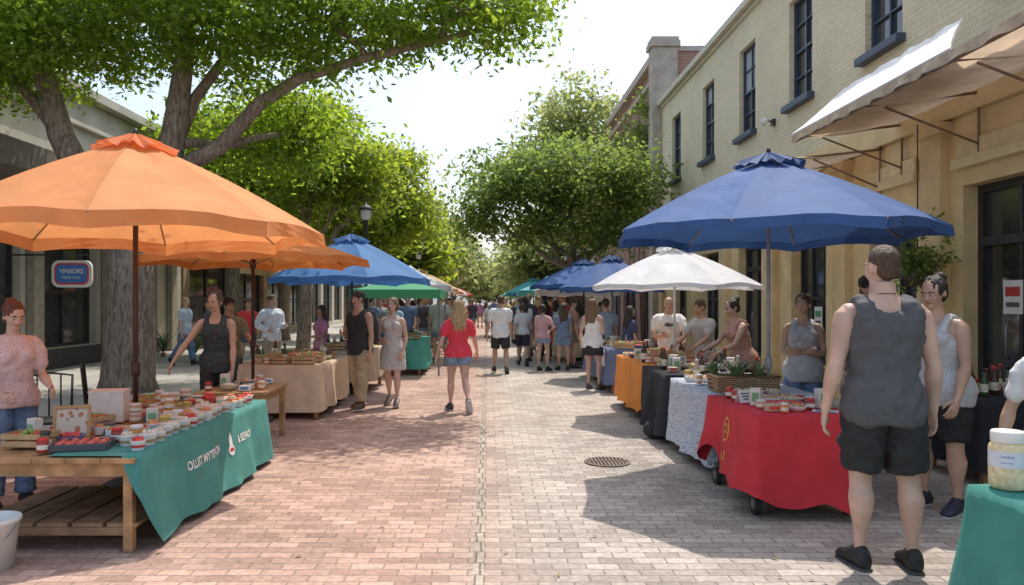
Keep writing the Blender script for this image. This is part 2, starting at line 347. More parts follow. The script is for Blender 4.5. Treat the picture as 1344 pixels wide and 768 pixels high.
        cloth(mb,'t_shirt' if tk=='tee' else 'shirt',[tm],wr=.005)
    bk,bc=bot
    if bk:
        bm=bc if isinstance(bc,bpy.types.Material) else M(bc,.85,.2,16,bump=.25,bscale=12,name='clothing')
        mb=MB()
        if bk=='skirt': mb.rings([(Vector((0,0,zz))*H,Vector((w*H,0,0)),Vector((0,d*H,0))) for zz,w,d in((.575,.088,.066),(.52,.11,.084),(.45,.12,.095),(.385,.126,.1))],20); cloth(mb,'skirt',[bm])
        else:
            torso(mb,.46,.575,.007)
            e={'mini':.2,'shorts':.3,'long_shorts':.44,'pants':.95}[bk]
            for k in 'LR':
                legloft(mb,k,.011,0,e,flare={'pants':2}.get(bk,1 if bk!='mini' else .6)); glute(mb,k,.009)
            cloth(mb,'trousers' if bk=='pants' else 'shorts',[bm],wr=.006)
    for k in 'LR':
        an,ff,uu=J[k][7:10]; side=ff.cross(uu); mb=MB(); rs=[]
        for a,hw,hh in((-.04,.012,.014),(-.034,.02,.026),(-.015,.025,.036),(.012,.026,.037),(.045,.029,.026),(.08,.031,.019),(.105,.024,.014),(.118,.011,.008)):
            c=an+ff*a*H-uu*(.046-hh)*H; rs.append((c+off,side*hw*H,uu*hh*H))
        mb.rings(rs,12,0)
        rs=[]
        for a,hw in((-.043,.013),(-.036,.023),(.01,.028),(.06,.032),(.1,.028),(.122,.012)):
            c=an+ff*a*H-uu*.0455*H; rs.append((c+off,side*hw*H,uu*.006*H))
        mb.rings(rs,12,1)
        mb.obj('shoe',th,[M(shoe,.6,.1),M((.5,.5,.48) if sum(shoe)>.1 else (.06,.06,.06),.6,.1)],True)
    st=hair[0]
    if st!='bald':
        mb=MB()
        if st in('short','buzz'):
            q=.0 if st=='buzz' else .003
            mb.ell(Hd((0,.009,.955)),((.0435+q)*H,(.0535+q)*H,(.049+q)*H),18,14,rot=hrot)
            mb.ell(Hd((0,.026,.928)),(.036*H,.034*H,.036*H),14,10,rot=hrot)
        else:
            mb.ell(Hd((0,.011,.952)),(.0475*H,.056*H,.053*H),18,14,rot=hrot)
            mb.ell(Hd((0,.026,.925)),(.042*H,.038*H,.043*H),14,10,rot=hrot)
        if st=='long':
            mb.tube([Hd((0,.03,.95)),Hd((0,.042,.9)),Hd((0,.05,.85)),U((0,.062*b,.79)),U((0,.07*b,.735))],[.043*H,.050*H,.056*H,.054*H,.03*H],12,flat=.45)
            for sx in(-1,1): mb.tube([Hd((sx*.044,.005,.945)),Hd((sx*.053,.012,.90)),U((sx*.059,.03,.84)),U((sx*.054,.055,.78))],[.015*H,.017*H,.019*H,.012*H],8)
            for q in range(6): mb.tube([U((-.048+.019*q,.06*b,.80)),U((-.052+.021*q+R.uniform(-.01,.01),.07*b,.71+R.uniform(-.02,.015)))],[.015*H,.004*H],8)
        if st=='bob':
            for sx in(-1,1): mb.tube([Hd((sx*.042,.008,.95)),Hd((sx*.047,.009,.91)),Hd((sx*.044,.012,.88))],[.013*H,.015*H,.01*H],8)
            mb.tube([Hd((0,.03,.95)),Hd((0,.040,.9)),Hd((0,.036,.872))],[.042*H,.043*H,.033*H],12,flat=.5)
        if st=='bun': mb.ell(Hd((0,.055,.985)),(.028*H,.026*H,.026*H),12,10)
        if st=='pony': mb.tube([Hd((0,.05,.96)),Hd((0,.085,.95)),Hd((0,.09,.90)),Hd((0,.085,.84))],[.014*H,.018*H,.018*H,.006*H],10)
        me=bake(mb,min(vox,.012),2); nv=len(me.vertices); co=np.empty(nv*3); me.vertices.foreach_get('co',co); co=co.reshape(-1,3)
        no=np.empty(nv*3); me.vertices.foreach_get('normal',no); no=no.reshape(-1,3)
        am=np.array([noise.noise((p[0]*60,p[1]*60,p[2]*18))+.8*noise.noise((p[0]*25,p[1]*25,p[2]*9)) for p in co.tolist()])
        co=co+no*(am[:,None]*.003*H*(1.8 if st!='buzz' else .5)); co[:,2]+=off.z; me.vertices.foreach_set('co',co.reshape(-1)); me.update()
        mkobj('hair',me,th,[M(hcol,.5,.45,50,bump=.7,bscale=120,name='hair')],True)
    if extra: extra(th,U,Hd,J,off,H)
    return th
JEANS=M((.13,.2,.33),.85,.3,14,bump=.2,bscale=60); DENIM=M((.22,.31,.44),.85,.3,14,bump=.2,bscale=60); KHAKI=(.43,.35,.22)
FLOR=PT((.72,.52,.50),(.35,.12,.14),55,.20); BRPAT=PT((.5,.27,.2),(.18,.09,.07),30,.2); GRPAT=PT((.5,.5,.52),(.33,.34,.37),60,.25); BLKPAT=PT((.035,.05,.055),(.45,.2,.14),38,.14); DRPAT=PT((.54,.5,.46),(.4,.37,.34),40,.22)
def necklace(th,U,Hd,J,off,H):
    mb=MB(); P=[U((.037*math.cos(a),.005+.04*math.sin(a),.846+(.006*math.sin(a))))+off for a in [i*math.pi/10 for i in range(20)]]
    P.append(P[0]); mb.tube(P,[.0025]*len(P),6); mb.obj('necklace',th,[BLACKM],True)
person(2.33,4.5,176,1.9,'man in charcoal tank top and black shorts facing the shops','l',('buzz','brown'),('tank',(.095,.095,.105)),('long_shorts',(.026,.026,.028)),(.02,.02,.02),bulk=1.07,aL=((.22,-.08,-1),(.12,.28,-1)),aR=((.27,.02,-1),(.1,.22,-1)),lL=((.05,.06,-1),(.02,-.04,-1),0),lR=((.12,-.03,-1),(.04,-.05,-1),0),turn=12,vox=.0085,extra=necklace,wk=1.4)
person(3.42,5.75,-62,1.76,'woman in mottled grey top and black shorts beside the table','m',('bun','dark'),('tank',GRPAT),('long_shorts',(.02,.02,.022)),(.03,.035,.06),fem=True,bulk=1.15,lean=6,nod=12,aL=((.2,.15,-1),(0,.45,-1)),aR=REACH,vox=.009)
person(3.25,7.85,-25,1.65,'woman in grey tank top and jeans standing with arms folded','m',('pony','brown'),('tank',(.45,.45,.46)),('pants',JEANS),fem=True,aL=CROSS,aR=CROSS,turn=-10,vox=.0105)
person(3.2,9.5,-78,1.62,'woman in brown patterned top reaching over the stall goods','m',('bun','dark'),('tank',BRPAT),('pants',(.03,.03,.04)),fem=True,bulk=1.05,lean=14,aL=REACH,aR=REACH,nod=15,vox=.0105)
def logo(th,U,Hd,J,off,H):
    mb=MB(); c=U((0,-.083,.745))+off
    mb.ell(c,(.07,.006,.035),12,8); mb.obj('printed_logo',th,[M((.12,.12,.14),.8,.2)],True)
person(2.85,12,-12,1.64,'balding man in white printed t-shirt behind the stall','m',('bald','grey'),('tee',(.76,.76,.74)),('pants',(.05,.05,.07)),bulk=1.08,lean=6,nod=10,aL=REACH,aR=HOLD,vox=.0115,extra=logo)
person(3.15,11,-60,1.6,'person in pale grey shirt looking down at stall goods','m',('short','brown'),('tee',(.5,.51,.52)),('pants',(.06,.07,.1)),lean=10,nod=14,aL=REACH,aR=REACH)
person(3.66,7.3,-15,1.82,'dark haired man in orange brown shirt standing behind a stall','m',('short','dark'),('tee',(.35,.18,.11)),('pants',(.03,.03,.04)),turn=30)
person(3.12,4.15,-60,1.52,'person in white shirt beside the green covered table','m',('short','brown'),('tee',(.75,.75,.75)),('pants',(.05,.05,.07)),fem=False,bulk=1.0,aL=SWF,aR=((.35,.1,-1),(.1,.3,-1)),vox=.0105)
person(-3.66,5.85,52,1.57,'woman with dark red hair in pink floral top behind the table','l',('bun','red'),('tee',FLOR),('pants',JEANS),fem=True,bulk=1.1,nod=16,lean=4,aL=((.15,.3,-1),(-.1,.95,-.35)),aR=((.2,.3,-1),(-.1,.9,-.4)),vox=.0095)
person(-3.05,8.65,5,1.70,'woman in black patterned sleeveless top tidying goods on table','m',('bun','brown'),('tank',BLKPAT),('pants',(.03,.03,.03)),fem=True,bulk=1.06,lean=14,nod=6,turn=-15,aL=((.1,.1,-1),(.05,.3,-1)),aR=((.55,.35,-.85),(.45,.5,-.85)),vox=.0105)
def bagstrap(th,U,Hd,J,off,H):
    mb=MB()
    for sx in(-1,1): mb.tube([U((sx*.06,-.06,.66))+off,U((sx*.068,-.084,.74))+off,U((sx*.068,-.055,.80))+off,U((sx*.066,0,.838))+off,U((sx*.066,.06,.80))+off],[.012*H]*5,8,flat=.5)
    rs=[(U((0,.12,zz))+off,Vector((w*H,0,0)),Vector((0,.055*H,0))) for zz,w in((.54,.08),(.56,.11),(.7,.115),(.8,.1),(.83,.05))]
    mb.rings(rs,14); mb.obj('backpack',th,[M((.04,.04,.045),.8,.2)],True)
person(-1.86,11.05,-28,1.70,'bearded man in black tank top and khaki trousers with backpack','m',('short','dark'),('tank',(.035,.035,.038)),('pants',KHAKI),(.12,.08,.05),lean=2,turn=-15,nod=8,aL=DEF,aR=HOLD,lL=((.04,.2,-1),(0,.02,-1),0),lR=((.04,-.12,-1),(0,-.3,-1),15),vox=.0105,extra=bagstrap)
person(-1.42,11.4,-8,1.60,'woman in pale beige sleeveless dress strolling along the street','l',('bob','lbrown'),('dress',DRPAT),(None,0),(.2,.15,.12),fem=True,turn=-10,aL=((.25,.05,-1),(-.1,.5,-1)),aR=((.4,.0,-1),(-.5,.7,-.2)),lL=((.02,.22,-1),(0,.02,-1),0),lR=((.02,-.1,-1),(0,-.35,-1),18),vox=.0105)
person(-.42,10.9,190,1.60,'blonde woman in red t-shirt and denim shorts walking away','l',('long','blond'),('tee',(.74,.05,.08)),('mini',DENIM),(.04,.04,.04),fem=True,bulk=1.02,aL=((.42,-.3,-1),(.35,.0,-1)),aR=((.42,.3,-1),(.3,.6,-1)),lL=((.04,.25,-1),(.02,.02,-1),0),lR=((.04,-.12,-1),(.02,-.95,-1),62),vox=.0105)
person(.28,16.6,180,1.66,'man in white t-shirt and black shorts walking away','m',('short','brown'),('tee',(.8,.8,.79)),('long_shorts',(.03,.03,.035)),bulk=1.05,aL=OUTA,aR=SWF,lL=((.1,.2,-1),(.03,.02,-1),0),lR=((.1,-.12,-1),(.02,-.4,-1),25))
person(.85,18.6,180,1.52,'person in pale grey t-shirt and dark shorts walking away','m',('bob','brown'),('tee',(.55,.55,.57)),('long_shorts',(.03,.03,.05)),fem=True,lL=FW,lR=BK,aL=SWB,aR=SWF)
person(1.25,17.2,150,1.5,'woman in pink top and denim shorts seen from behind','l',('bob','dark'),('tee',(.58,.34,.36)),('mini',DENIM),fem=True,aR=AKIM)
person(1.72,17.4,190,1.52,'woman in blue denim shirt and shorts seen from behind','l',('long','brown'),('tee',(.18,.25,.36)),('shorts',DENIM),fem=True,aL=HOLD)
person(1.86,13.5,150,1.62,'woman in white tank top and black skirt holding a bag','l',('long','lbrown'),('tank',(.8,.79,.77)),('skirt',(.03,.03,.035)),(.1,.07,.06),fem=True,aL=((.3,.0,-1),(.15,.4,-.9)),aR=HOLD,lL=((.03,.15,-1),(0,-.05,-1),0))
person(2.35,15.2,190,1.62,'man in blue grey t-shirt looking at a stall','m',('short','brown'),('tee',(.32,.37,.44)),('shorts',(.1,.1,.1)))
person(2.62,14.2,110,1.48,'woman in dark navy top browsing a stall','m',('long','dark'),('tee',(.06,.07,.14)),('pants',(.04,.04,.06)),fem=True,lean=5)
person(2.0,17.9,100,1.62,'man in brown t-shirt talking beside a stall','m',('short','dark'),('tee',(.38,.18,.14)),('shorts',(.2,.18,.14)),aL=TALK)
person(1.5,20,200,1.6,'woman in dark purple top standing in the crowd','m',('long','dark'),('tee',(.17,.1,.17)),('pants',(.04,.04,.06)),fem=True)
person(-4.3,15.2,55,1.70,'man in pale blue shirt standing behind a stall','m',('short','brown'),('shirt',(.6,.66,.74)),('pants',(.3,.27,.2)),bulk=1.05,aL=HOLD,aR=AKIM)
person(-2.95,13.5,-55,1.50,'woman in pink top behind a stall table','m',('long','brown'),('tee',(.65,.28,.38)),('pants',JEANS),fem=True,aL=HOLD)
person(-5.35,17,20,1.5,'child in bright red t-shirt on the pavement','m',('short','brown'),('tee',(.68,.05,.05)),('shorts',(.1,.1,.14)),z=.1)
person(-6.9,17.4,80,1.55,'person in pale blue shirt walking past the shop front','l',('short','blond'),('tee',(.5,.58,.7)),('pants',JEANS),lL=FW,lR=BK,z=.1)
person(-6.6,18,-60,1.5,'person in dark top beside the shop front','m',('bob','brown'),('tee',(.12,.12,.14)),('pants',(.1,.1,.12)),z=.1,fem=True)
person(-3.7,10.9,40,1.62,'stallholder in olive t-shirt behind peach covered table','m',('short','dark'),('tee',(.24,.24,.15)),('pants',(.05,.05,.06)),aL=REACH,aR=HOLD,nod=12)
ctop=[(.75,.75,.73),(.13,.17,.3),(.55,.08,.08),(.3,.45,.6),(.08,.08,.09),(.65,.5,.25),(.5,.25,.4),(.35,.37,.35)]
cbot=[DENIM,(.04,.04,.05),(.35,.3,.24),JEANS]
crowd=[]
spots=[(R.uniform(-3.0,-1.3),R.uniform(19,34)) for _ in range(13)]+[(R.uniform(.9,3.0),R.uniform(19.5,36)) for _ in range(19)]+[(R.uniform(-1.2,1.2),R.uniform(27,60)) for _ in range(9)]+[(R.uniform(-2.6,2.8),R.uniform(36,60)) for _ in range(15)]+[(-2.1,20.0),(-1.75,21.5),(2.9,19.4),(2.5,21),(-1.2,19),(-1.0,23),(1.2,22),(1.6,24)]
for i,(x,y) in enumerate(spots):
    a=R.choice([0,180,180,90,-90,200,160,20])+R.uniform(-20,20)
    if i<8:
        f=i%2==0; c=ctop[i]
        nm=['white','navy','red','light blue','black','mustard','plum','grey'][i]
        t=person(x,y,a,1.6+.1*(i%3),'shopper in %s top strolling among the market stalls'%nm,R.choice('lmm'),(R.choice(['long','bob','pony']) if f else 'short',R.choice(['dark','brown','lbrown','blond'])),('tee',c),(R.choice(['shorts','pants','mini']) if f else R.choice(['shorts','long_shorts','pants']),cbot[i%4]),fem=f,vox=.018,fine=False,lL=FW if i%3 else ST,lR=BK if i%3==1 else ST2,aL=SWF if i%2 else HOLD,aR=SWB if i%2 else DEF,group='shoppers in the market crowd')
        crowd.append(t)
    else:
        dup(R.choice(crowd),(x,y,0),rad(a),R.uniform(.93,1.05))
# ------------------------------------------------------------------ setting
def struct(ob): ob['kind']='structure'; return ob
mb=MB(); mb.add([(-400,-60,-.03),(400,-60,-.03),(400,600,-.03),(-400,600,-.03)],[(0,1,2,3)]); struct(mb.obj('ground',None,[M((.25,.23,.18),.9,.2,.5)]))
pav=brick((.52,.345,.275),(.32,.205,.165),(.26,.19,.155),.2,.1,(0,1),.006,.5,.25,'brick_paving',blend=((.50,.44,.38),(.34,.285,.245),(.25,.21,.18),-.4,.4))
mb=MB(); mb.add([(-4.6,-3,0),(5.0,-3,0),(5.0,140,0),(-4.6,140,0)],[(0,1,2,3)]); struct(mb.obj('road',None,[pav]))
strip=brick((.44,.37,.31),(.33,.27,.22),(.2,.16,.13),.055,.2,(0,1),.007,.8,.3,'edge_bricks')
mb=MB(); mb.add([(-.09,-3,.004),(-.02,-3,.004),(-.02,140,.004),(-.09,140,.004)],[(0,1,2,3)]); struct(mb.obj('road_edge_strip',None,[strip]))
swm=brick((.42,.4,.36),(.37,.35,.32),(.22,.21,.19),1.2,1.2,(0,1),.012,.3,.18,'concrete_slabs')
mb=MB(); mb.box((-7.05,68.5,.045),(4.9,143,.11)); struct(mb.obj('pavement',None,[swm],bevel=.015))
mb=MB(); mb.box((5.25,68.5,.045),(.5,143,.11)); struct(mb.obj('pavement',None,[swm],bevel=.015))
t=thing('drain_grate','round cast iron drain grate set in the brick paving','drain cover',(1.17,7.45,.004))
mb=MB(); mb.lathe([(.2,0),(.225,.0),(.225,.008),(.2,.01)],n=28,cap=False); mb.obj('rim',t,[M((.14,.11,.09),.6,.3,metal=.3)])
mb=MB(); mb.lathe([(.2,.001),(.2,.002)],n=28); mb.obj('pit',t,[M((.01,.01,.01),.9)])
mb=MB()
for i in range(-5,6):
    w=math.sqrt(max(.2**2-(i*.035)**2,0.0001)); mb.box((i*.035,0,.006),(.018,2*w,.008))
mb.box((0,0,.007),(.39,.02,.006)); mb.obj('grate',t,[M((.18,.13,.1),.6,.3,metal=.3)])
def facade(mb,X,y0,y1,z0,z1,holes,d,mi=0):
    ys=sorted({y0,y1}|{h[0] for h in holes}|{h[1] for h in holes}); zs=sorted({z0,z1}|{h[2] for h in holes}|{h[3] for h in holes})
    for a,b in zip(ys,ys[1:]):
        for c,e in zip(zs,zs[1:]):
            ym,zm=(a+b)/2,(c+e)/2
            if any(h[0]<ym<h[1] and h[2]<zm<h[3] for h in holes): continue
            mb.add([(X,a,c),(X,b,c),(X,b,e),(X,a,e)],[(0,1,2,3)],mi)
    for a,b,c,e in holes:
        mb.add([(X,a,c),(X,b,c),(X,b,e),(X,a,e),(X+d,a,c),(X+d,b,c),(X+d,b,e),(X+d,a,e)],[(0,1,5,4),(1,2,6,5),(2,3,7,6),(3,0,4,7)],mi)
def window(par,X,a,b,c,e,d,cols,rows,fm,sill=None,name='window',depth=.12,fw=.05,blind=False):
    s=1 if d>0 else -1
    mb=MB(); mb.box((X+s*(depth+.03),(a+b)/2,(c+e)/2),(.01,b-a-.02,e-c-.02)); w=mb.obj(name,par,[GLASS])
    mb=MB(); xx=X+s*depth
    for yy in (a+fw/2,b-fw/2): mb.box((xx,yy,(c+e)/2),(.06,fw,e-c))
    for zz in (c+fw/2,e-fw/2): mb.box((xx,(a+b)/2,zz),(.058,b-a-2*fw,fw))
    for i in range(1,cols): mb.box((xx,a+(b-a)*i/cols,(c+e)/2),(.045,fw*.6,e-c-2*fw))
    for i in range(1,rows): mb.box((xx+.001*s,(a+b)/2,c+(e-c)*i/rows),(.05 if i*2==rows else .04,b-a-2*fw,fw*(.9 if i*2==rows else .5)))
    mb.obj('frame',w,[fm])
    if blind: mb=MB(); hh=(e-c)*blind; mb.box((X+s*(depth+.02),(a+b)/2,e-fw-hh/2),(.006,b-a-2.4*fw,hh)); mb.obj('blind',w,[M((.4,.42,.42),.7,.1)])
    if sill:
        mb=MB(); mb.box((X-s*.05,(a+b)/2,c-.06),(.16,b-a+.16,.115)); mb.obj('sill',w,[sill],bevel=.01)
    return w
cream=brick((.80,.70,.49),(.76,.65,.44),(.62,.52,.36),.22,.075,(1,2),.006,.35,.09,'painted_brick')
ochre=M((.75,.57,.30),.8,.13,2.5,bump=.15,bscale=12,name='ochre_paint'); ochre2=M((.69,.51,.27),.8,.15,2.5)
NAVY=M((.05,.07,.11),.5,.15)
bt=thing('shop_building','two storey cream painted brick building with ochre ground floor','building',(5.5,0,0))
ups=[(y-.5,y+.5,5.12,7.0) for y in (5.0,7.8,10.6,13.4,16.15,19.0,22.2)]
los=[(5.0,6.6,.1,2.9),(7.35,8.75,.1,2.9),(9.7,10.9,.1,2.75),(12.3,13.7,.5,2.75),(15.2,16.6,.1,2.75),(18.0,19.5,.5,2.75),(20.9,22.3,.1,2.75)]
mb=MB(); facade(mb,0,2,24.2,4.05,7.7,ups,.2,0)
mb.add([(0,24.2,4.05),(9,24.2,4.05),(9,24.2,7.7),(0,24.2,7.7),(0,2,4.05),(9,2,4.05),(9,2,7.7),(0,2,7.7)],[(0,1,2,3),(5,4,7,6)],0)
facade(mb,-.04,2,24.2,0.09,3.7,los,.3,1)
mb.box((-.02,13.1,3.88),(.2,22.2,.34),1)
mb.add([(9,24.2,0),(9,2,0),(9,2,7.7),(9,24.2,7.7)],[(0,1,2,3)],1)
mb.add([(-.04,24.2,0),(9,24.2,0),(9,24.2,4.05),(-.04,24.2,4.05)],[(0,1,2,3)],1)
mb.obj('wall',bt,[cream,ochre])
mb=MB(); mb.box((4.45,13.1,7.65),(8.8,22.1,.1)); mb.obj('roof',bt,[M((.12,.12,.12),.9)])
mb=MB(); mb.box((.0,13.1,7.78),(.34,22.3,.15)); mb.box((.02,13.1,7.66),(.16,22.26,.09)); mb.obj('cornice',bt,[M((.64,.57,.45),.8,.12)],bevel=.01)
for y in (4.6,7.0,9.2,11.6,14.5,17.3,20.2,23.6):
    mb=MB(); mb.box((-.1,y,1.9),(.13,.42,3.6)); mb.box((-.12,y,3.62),(.2,.52,.14)); mb.box((-.12,y,.3),(.19,.5,.4)); mb.obj('pilaster',bt,[ochre2],bevel=.01)
for h in los:
    mb=MB(); mb.box((-.09,(h[0]+h[1])/2,3.15),(.09,h[1]-h[0]+.2,.12)); mb.box((-.07,(h[0]+h[1])/2,3.3),(.05,h[1]-h[0]+.1,.2)); mb.obj('moulding',bt,[M((.76,.62,.36),.8,.1)],bevel=.008)
for i,h in enumerate(ups): window(bt,0,*h,1,2,4,NAVY,NAVY,blind=(0,0,.3,0,.45,.2,0)[i])
for i,h in enumerate(los):
    if h[2]<.3:
        w=window(bt,-.04,*h,1,2,1,DARK,None,'door',depth=.2,fw=.09)
        mb=MB(); mb.box((.16,(h[0]+h[1])/2,.3),(.075,h[1]-h[0]-.2,.4)); mb.obj('kick_plate',w,[DARK])
        mb=MB(); mb.box((.155,(h[0]+h[1])/2,2.25),(.08,h[1]-h[0]-.2,.1)); mb.obj('door_rail',w,[DARK])
        mb=MB(); mb.tube([(.1,(h[0]+h[1])/2+.12,.95),(.06,(h[0]+h[1])/2+.12,1.0),(.06,(h[0]+h[1])/2+.12,1.3),(.1,(h[0]+h[1])/2+.12,1.35)],[.012]*4,8); mb.obj('handle',w,[STEEL],True)
    else: window(bt,-.04,*h,1,3,2,DARK,ochre2,depth=.2,fw=.07)
for (y,z,c1,c2) in((8.12,1.62,(.75,.73,.7),(.5,.04,.04)),(10.5,1.7,(.7,.6,.3),(.1,.2,.4)),(12.9,1.3,(.75,.73,.7),(.1,.3,.15))):
    mb=MB(); mb.box((5.6,y,z),(.006,.3,.36)); mb.box((5.594,y,z+.06),(.006,.22,.1),1); mb.box((5.594,y,z-.08),(.006,.2,.05),2)
    top(mb.obj('poster',None,[M(c1,.6,.05),M(c2,.6,.05),M((.1,.1,.12),.6)]),'small printed poster stuck on the glass shop door','poster')
t=thing('wall_lamp','small security lamp mounted on the painted brick wall','lamp',(5.5,14.6,5.0))
mb=MB(); mb.box((-.03,0,0),(.06,.12,.12)); mb.tube([(-.05,0,0),(-.16,0,.05)],[.015,.015],8); mb.obj('bracket',t,[DARK])
mb=MB(); mb.tube([(-.14,0,.06),(-.24,0,-.02)],[.05,.07],10); mb.obj('lamp_shade',t,[WHITE],True)
def awning(y0,y1,xo,zo,zw,label,white=None):
    t=thing('awning',label,'awning',(5.5,(y0+y1)/2,0)); L=(y1-y0)/2; dx=xo-5.5
    ncol=40; mb=MB(); vs=[];fs=[]
    for i in range(ncol+1):
        yy=-L+2*L*i/ncol
        for j in range(7):
            q=j/6; sag=-.07*math.sin(math.pi*q)*(1+.5*noise.noise((i*.35,0,0))); vs.append((dx*(1-q)-.06*q,yy,zo+(zw-zo)*q+sag+.03*noise.noise((i*.6,j*.5,3))))
    for i in range(ncol):
        for j in range(6): a=i*7+j; fs.append((a,a+1,a+8,a+7))
    mb.add(vs,fs); mb.obj('fabric',t,[M((.72,.54,.38),.8,.18,3,trans=.5)],True)
    if white:
        w0,w1,w2=white; cy=(y0+y1)/2
        mb=MB(); n=24; vs=[];fs=[]
        for i in range(n+1):
            f=i/n
            for j,(px,pz) in enumerate(((dx-.02,zo+.03),(dx+.18,zo+.19),(dx+.42,zo+.40),(dx+.68,zo+.64))):
                ya=w0+(w1-w0)*j/3; yy=ya+(w2-ya)*f-cy; vs.append((px,yy,pz+.045*noise.noise((i*.5,j*.7,0))*(j>0)))
        for i in range(n):
            for j in range(3): a=i*4+j; fs.append((a,a+1,a+5,a+4))
        mb.add(vs,fs); o=mb.obj('panel',t,[M((.8,.78,.76),.5,.14,2.5)],False); so=o.modifiers.new('s','SOLIDIFY'); so.thickness=.02
    mb=MB(); n=60; vs=[];fs=[]
    for i in range(n+1):
        yy=-L+2*L*i/n
        for j in range(3): vs.append((dx-.012+.012*math.sin(i*1.1)*j,yy,zo+.01-.045*j-(.02*noise.noise((i*.7,0,0)) if j==2 else 0)))
    for i in range(n):
        for j in range(2): a=i*3+j; fs.append((a,a+1,a+4,a+3))
    mb.add(vs,fs); mb.obj('valance',t,[M((.55,.42,.29),.8,.25)])
    bm=M((.25,.17,.11),.6,.3)
    for yy in (-L+.05,-L*.33,L*.33,L-.05):
        mb=MB()
        mb.tube([(dx,yy,zo-.02),(-.06,yy,zw-.05)],[.018,.018],8); mb.tube([(dx*.75,yy,zo-.02),(-.08,yy,zo-.42)],[.014,.014],8)
        mb.tube([(-.09,yy,zo-.5),(-.09,yy,zw)],[.016,.016],8); mb.obj('bracket',t,[bm],True)
    mb=MB(); mb.tube([(dx+.04,-L,zo-.06),(dx+.04,L,zo-.06)],[.018,.018],8); mb.obj('front_bar',t,[bm],True)
awning(5.2,10.0,4.0,3.73,3.93,'weathered tan fabric awning with tilted white top panel on wall brackets',(6.56,7.5,10.0))
awning(10.45,14.2,4.15,3.55,3.72,'low tan fabric awning on metal wall brackets')
redb=brick((.42,.2,.14),(.33,.15,.11),(.44,.38,.33),.22,.075,(1,2),.01,.4,.15,'red_brick'); redx=brick((.42,.2,.14),(.33,.15,.11),(.44,.38,.33),.22,.075,(0,2),.01,.4,.15,'red_brick')
bt=thing('brick_building','taller red brick building with grey stone corner pier','building',(5.5,24.35,0))
ups=[(y-.5,y+.5,5.2,7.2) for y in(2.2,4.6,7)]; los=[(.8,3,.1,2.8),(4,6.5,.1,2.8),(7.2,9,.1,2.8)]
mb=MB(); facade(mb,0,0,9.6,0,9.6,ups+los,.25,0); mb.add([(0,0,0),(10,0,0),(10,0,9.6),(0,0,9.6)],[(0,1,2,3)],1); mb.add([(0,9.6,0),(10,9.6,0),(10,9.6,9.6),(0,9.6,9.6)],[(3,2,1,0)],1)
mb.obj('wall',bt,[redb,redx])
mb=MB(); mb.box((5,4.8,9.64),(10.2,9.7,.16)); mb.obj('roof',bt,[M((.5,.44,.38),.9)])
mb=MB(); mb.box((.1,-.02,4.85),(.8,.6,9.5)); mb.box((.1,-.02,9.7),(.94,.76,.2)); mb.box((.1,-.02,9.86),(.86,.7,.12)); mb.obj('corner_pier',bt,[M((.47,.40,.33),.85,.2,3)],bevel=.02)
mb=MB(); mb.box((-.05,5,9.45),(.34,8.9,.28)); mb.box((-.04,5,8.8),(.2,8.9,.14)); mb.obj('cornice',bt,[M((.5,.42,.35),.85,.15,3)],bevel=.02)
for h in ups: window(bt,0,*h,1,1,2,M((.5,.5,.48)),M((.4,.37,.32)))
for h in los: window(bt,0,*h,1,2,1,DARK,None,'shop_window',depth=.15)
def plainb(X,y0,y1,H,d,m,label,loz=2.9,upz=None,cm=None,holes=None):
    bt=thing('shop_building',label,'building',(X,y0,0)); L=y1-y0
    los=holes or [(a,a+2.4,.35,loz) for a in np.arange(.5,L-2.6,3.1).tolist()]
    ups=[(a,a+1.0,upz,upz+1.7) for a in np.arange(.9,L-1.2,2.6).tolist()] if upz else []
    mb=MB(); facade(mb,0,0,L,0,H,los+ups,d*.3)
    mb.add([(0,0,0),(d*9,0,0),(d*9,0,H),(0,0,H)],[(0,1,2,3)]); mb.add([(0,L,0),(d*9,L,0),(d*9,L,H),(0,L,H)],[(0,1,2,3)])
    mb.obj('wall',bt,[m])
    mb=MB(); mb.box((d*4.5,L/2,H),(9,L+.04,.12)); mb.obj('roof',bt,[M((.2,.2,.2),.9)])
    mb=MB(); mb.box((-d*.06,L/2,H+.06),(.4,L+.1,.22)); mb.box((-d*.05,L/2,H-.7),(.16,L,.1)); mb.obj('cornice',bt,[cm or M((.5,.45,.38),.85,.15)],bevel=.01)
    for h in los: window(bt,0,*h,d,2,2,DARK,None,'shop_window',depth=.2,fw=.08)
    for h in ups: window(bt,0,*h,d,1,2,DARK,M((.45,.42,.37)))
    return bt,L
stuc=M((.55,.5,.41),.85,.15,1.5,bump=.15,bscale=10)
plainb(5.5,39,54,7,1,stuc,'pale stucco two storey shop building',upz=4.4)
plainb(5.5,56,80,8,1,M((.42,.27,.21),.85),'brick red two storey shop building',upz=4.6)
conc=M((.5,.46,.38),.85,.2,1.2,bump=.2,bscale=8)
HL=(1,4,7,10.2,13.2,16.6)
bt,L=plainb(-9.5,3,23.6,6.35,-1,conc,'single storey concrete shop with dark glazed front and deep parapet',cm=conc,loz=3.0,holes=[(a,a+2.3,.55,3.0) for a in HL])
mb=MB(); mb.box((.7,L/2,4.15),(1.3,L,.5)); mb.obj('canopy',bt,[M((.18,.155,.13),.8,.2)],bevel=.02)
for a in (.5,3.6,6.65,9.75,12.85,15.9,19.7): mb=MB(); mb.box((.1,a,2.0),(.16,.36,4.0)); mb.obj('pilaster',bt,[M((.34,.3,.24),.85,.2)],bevel=.01)
for a in HL:
    mb=MB(); mb.box((.06,a+1.15,.28),(.1,2.3,.5)); mb.obj('stall_riser',bt,[M((.06,.055,.055),.6,.2)])
    mb=MB(); mb.box((.05,a+1.15,3.3),(.1,2.3,.5)); mb.obj('fascia',bt,[M((.07,.06,.055),.6,.2)])
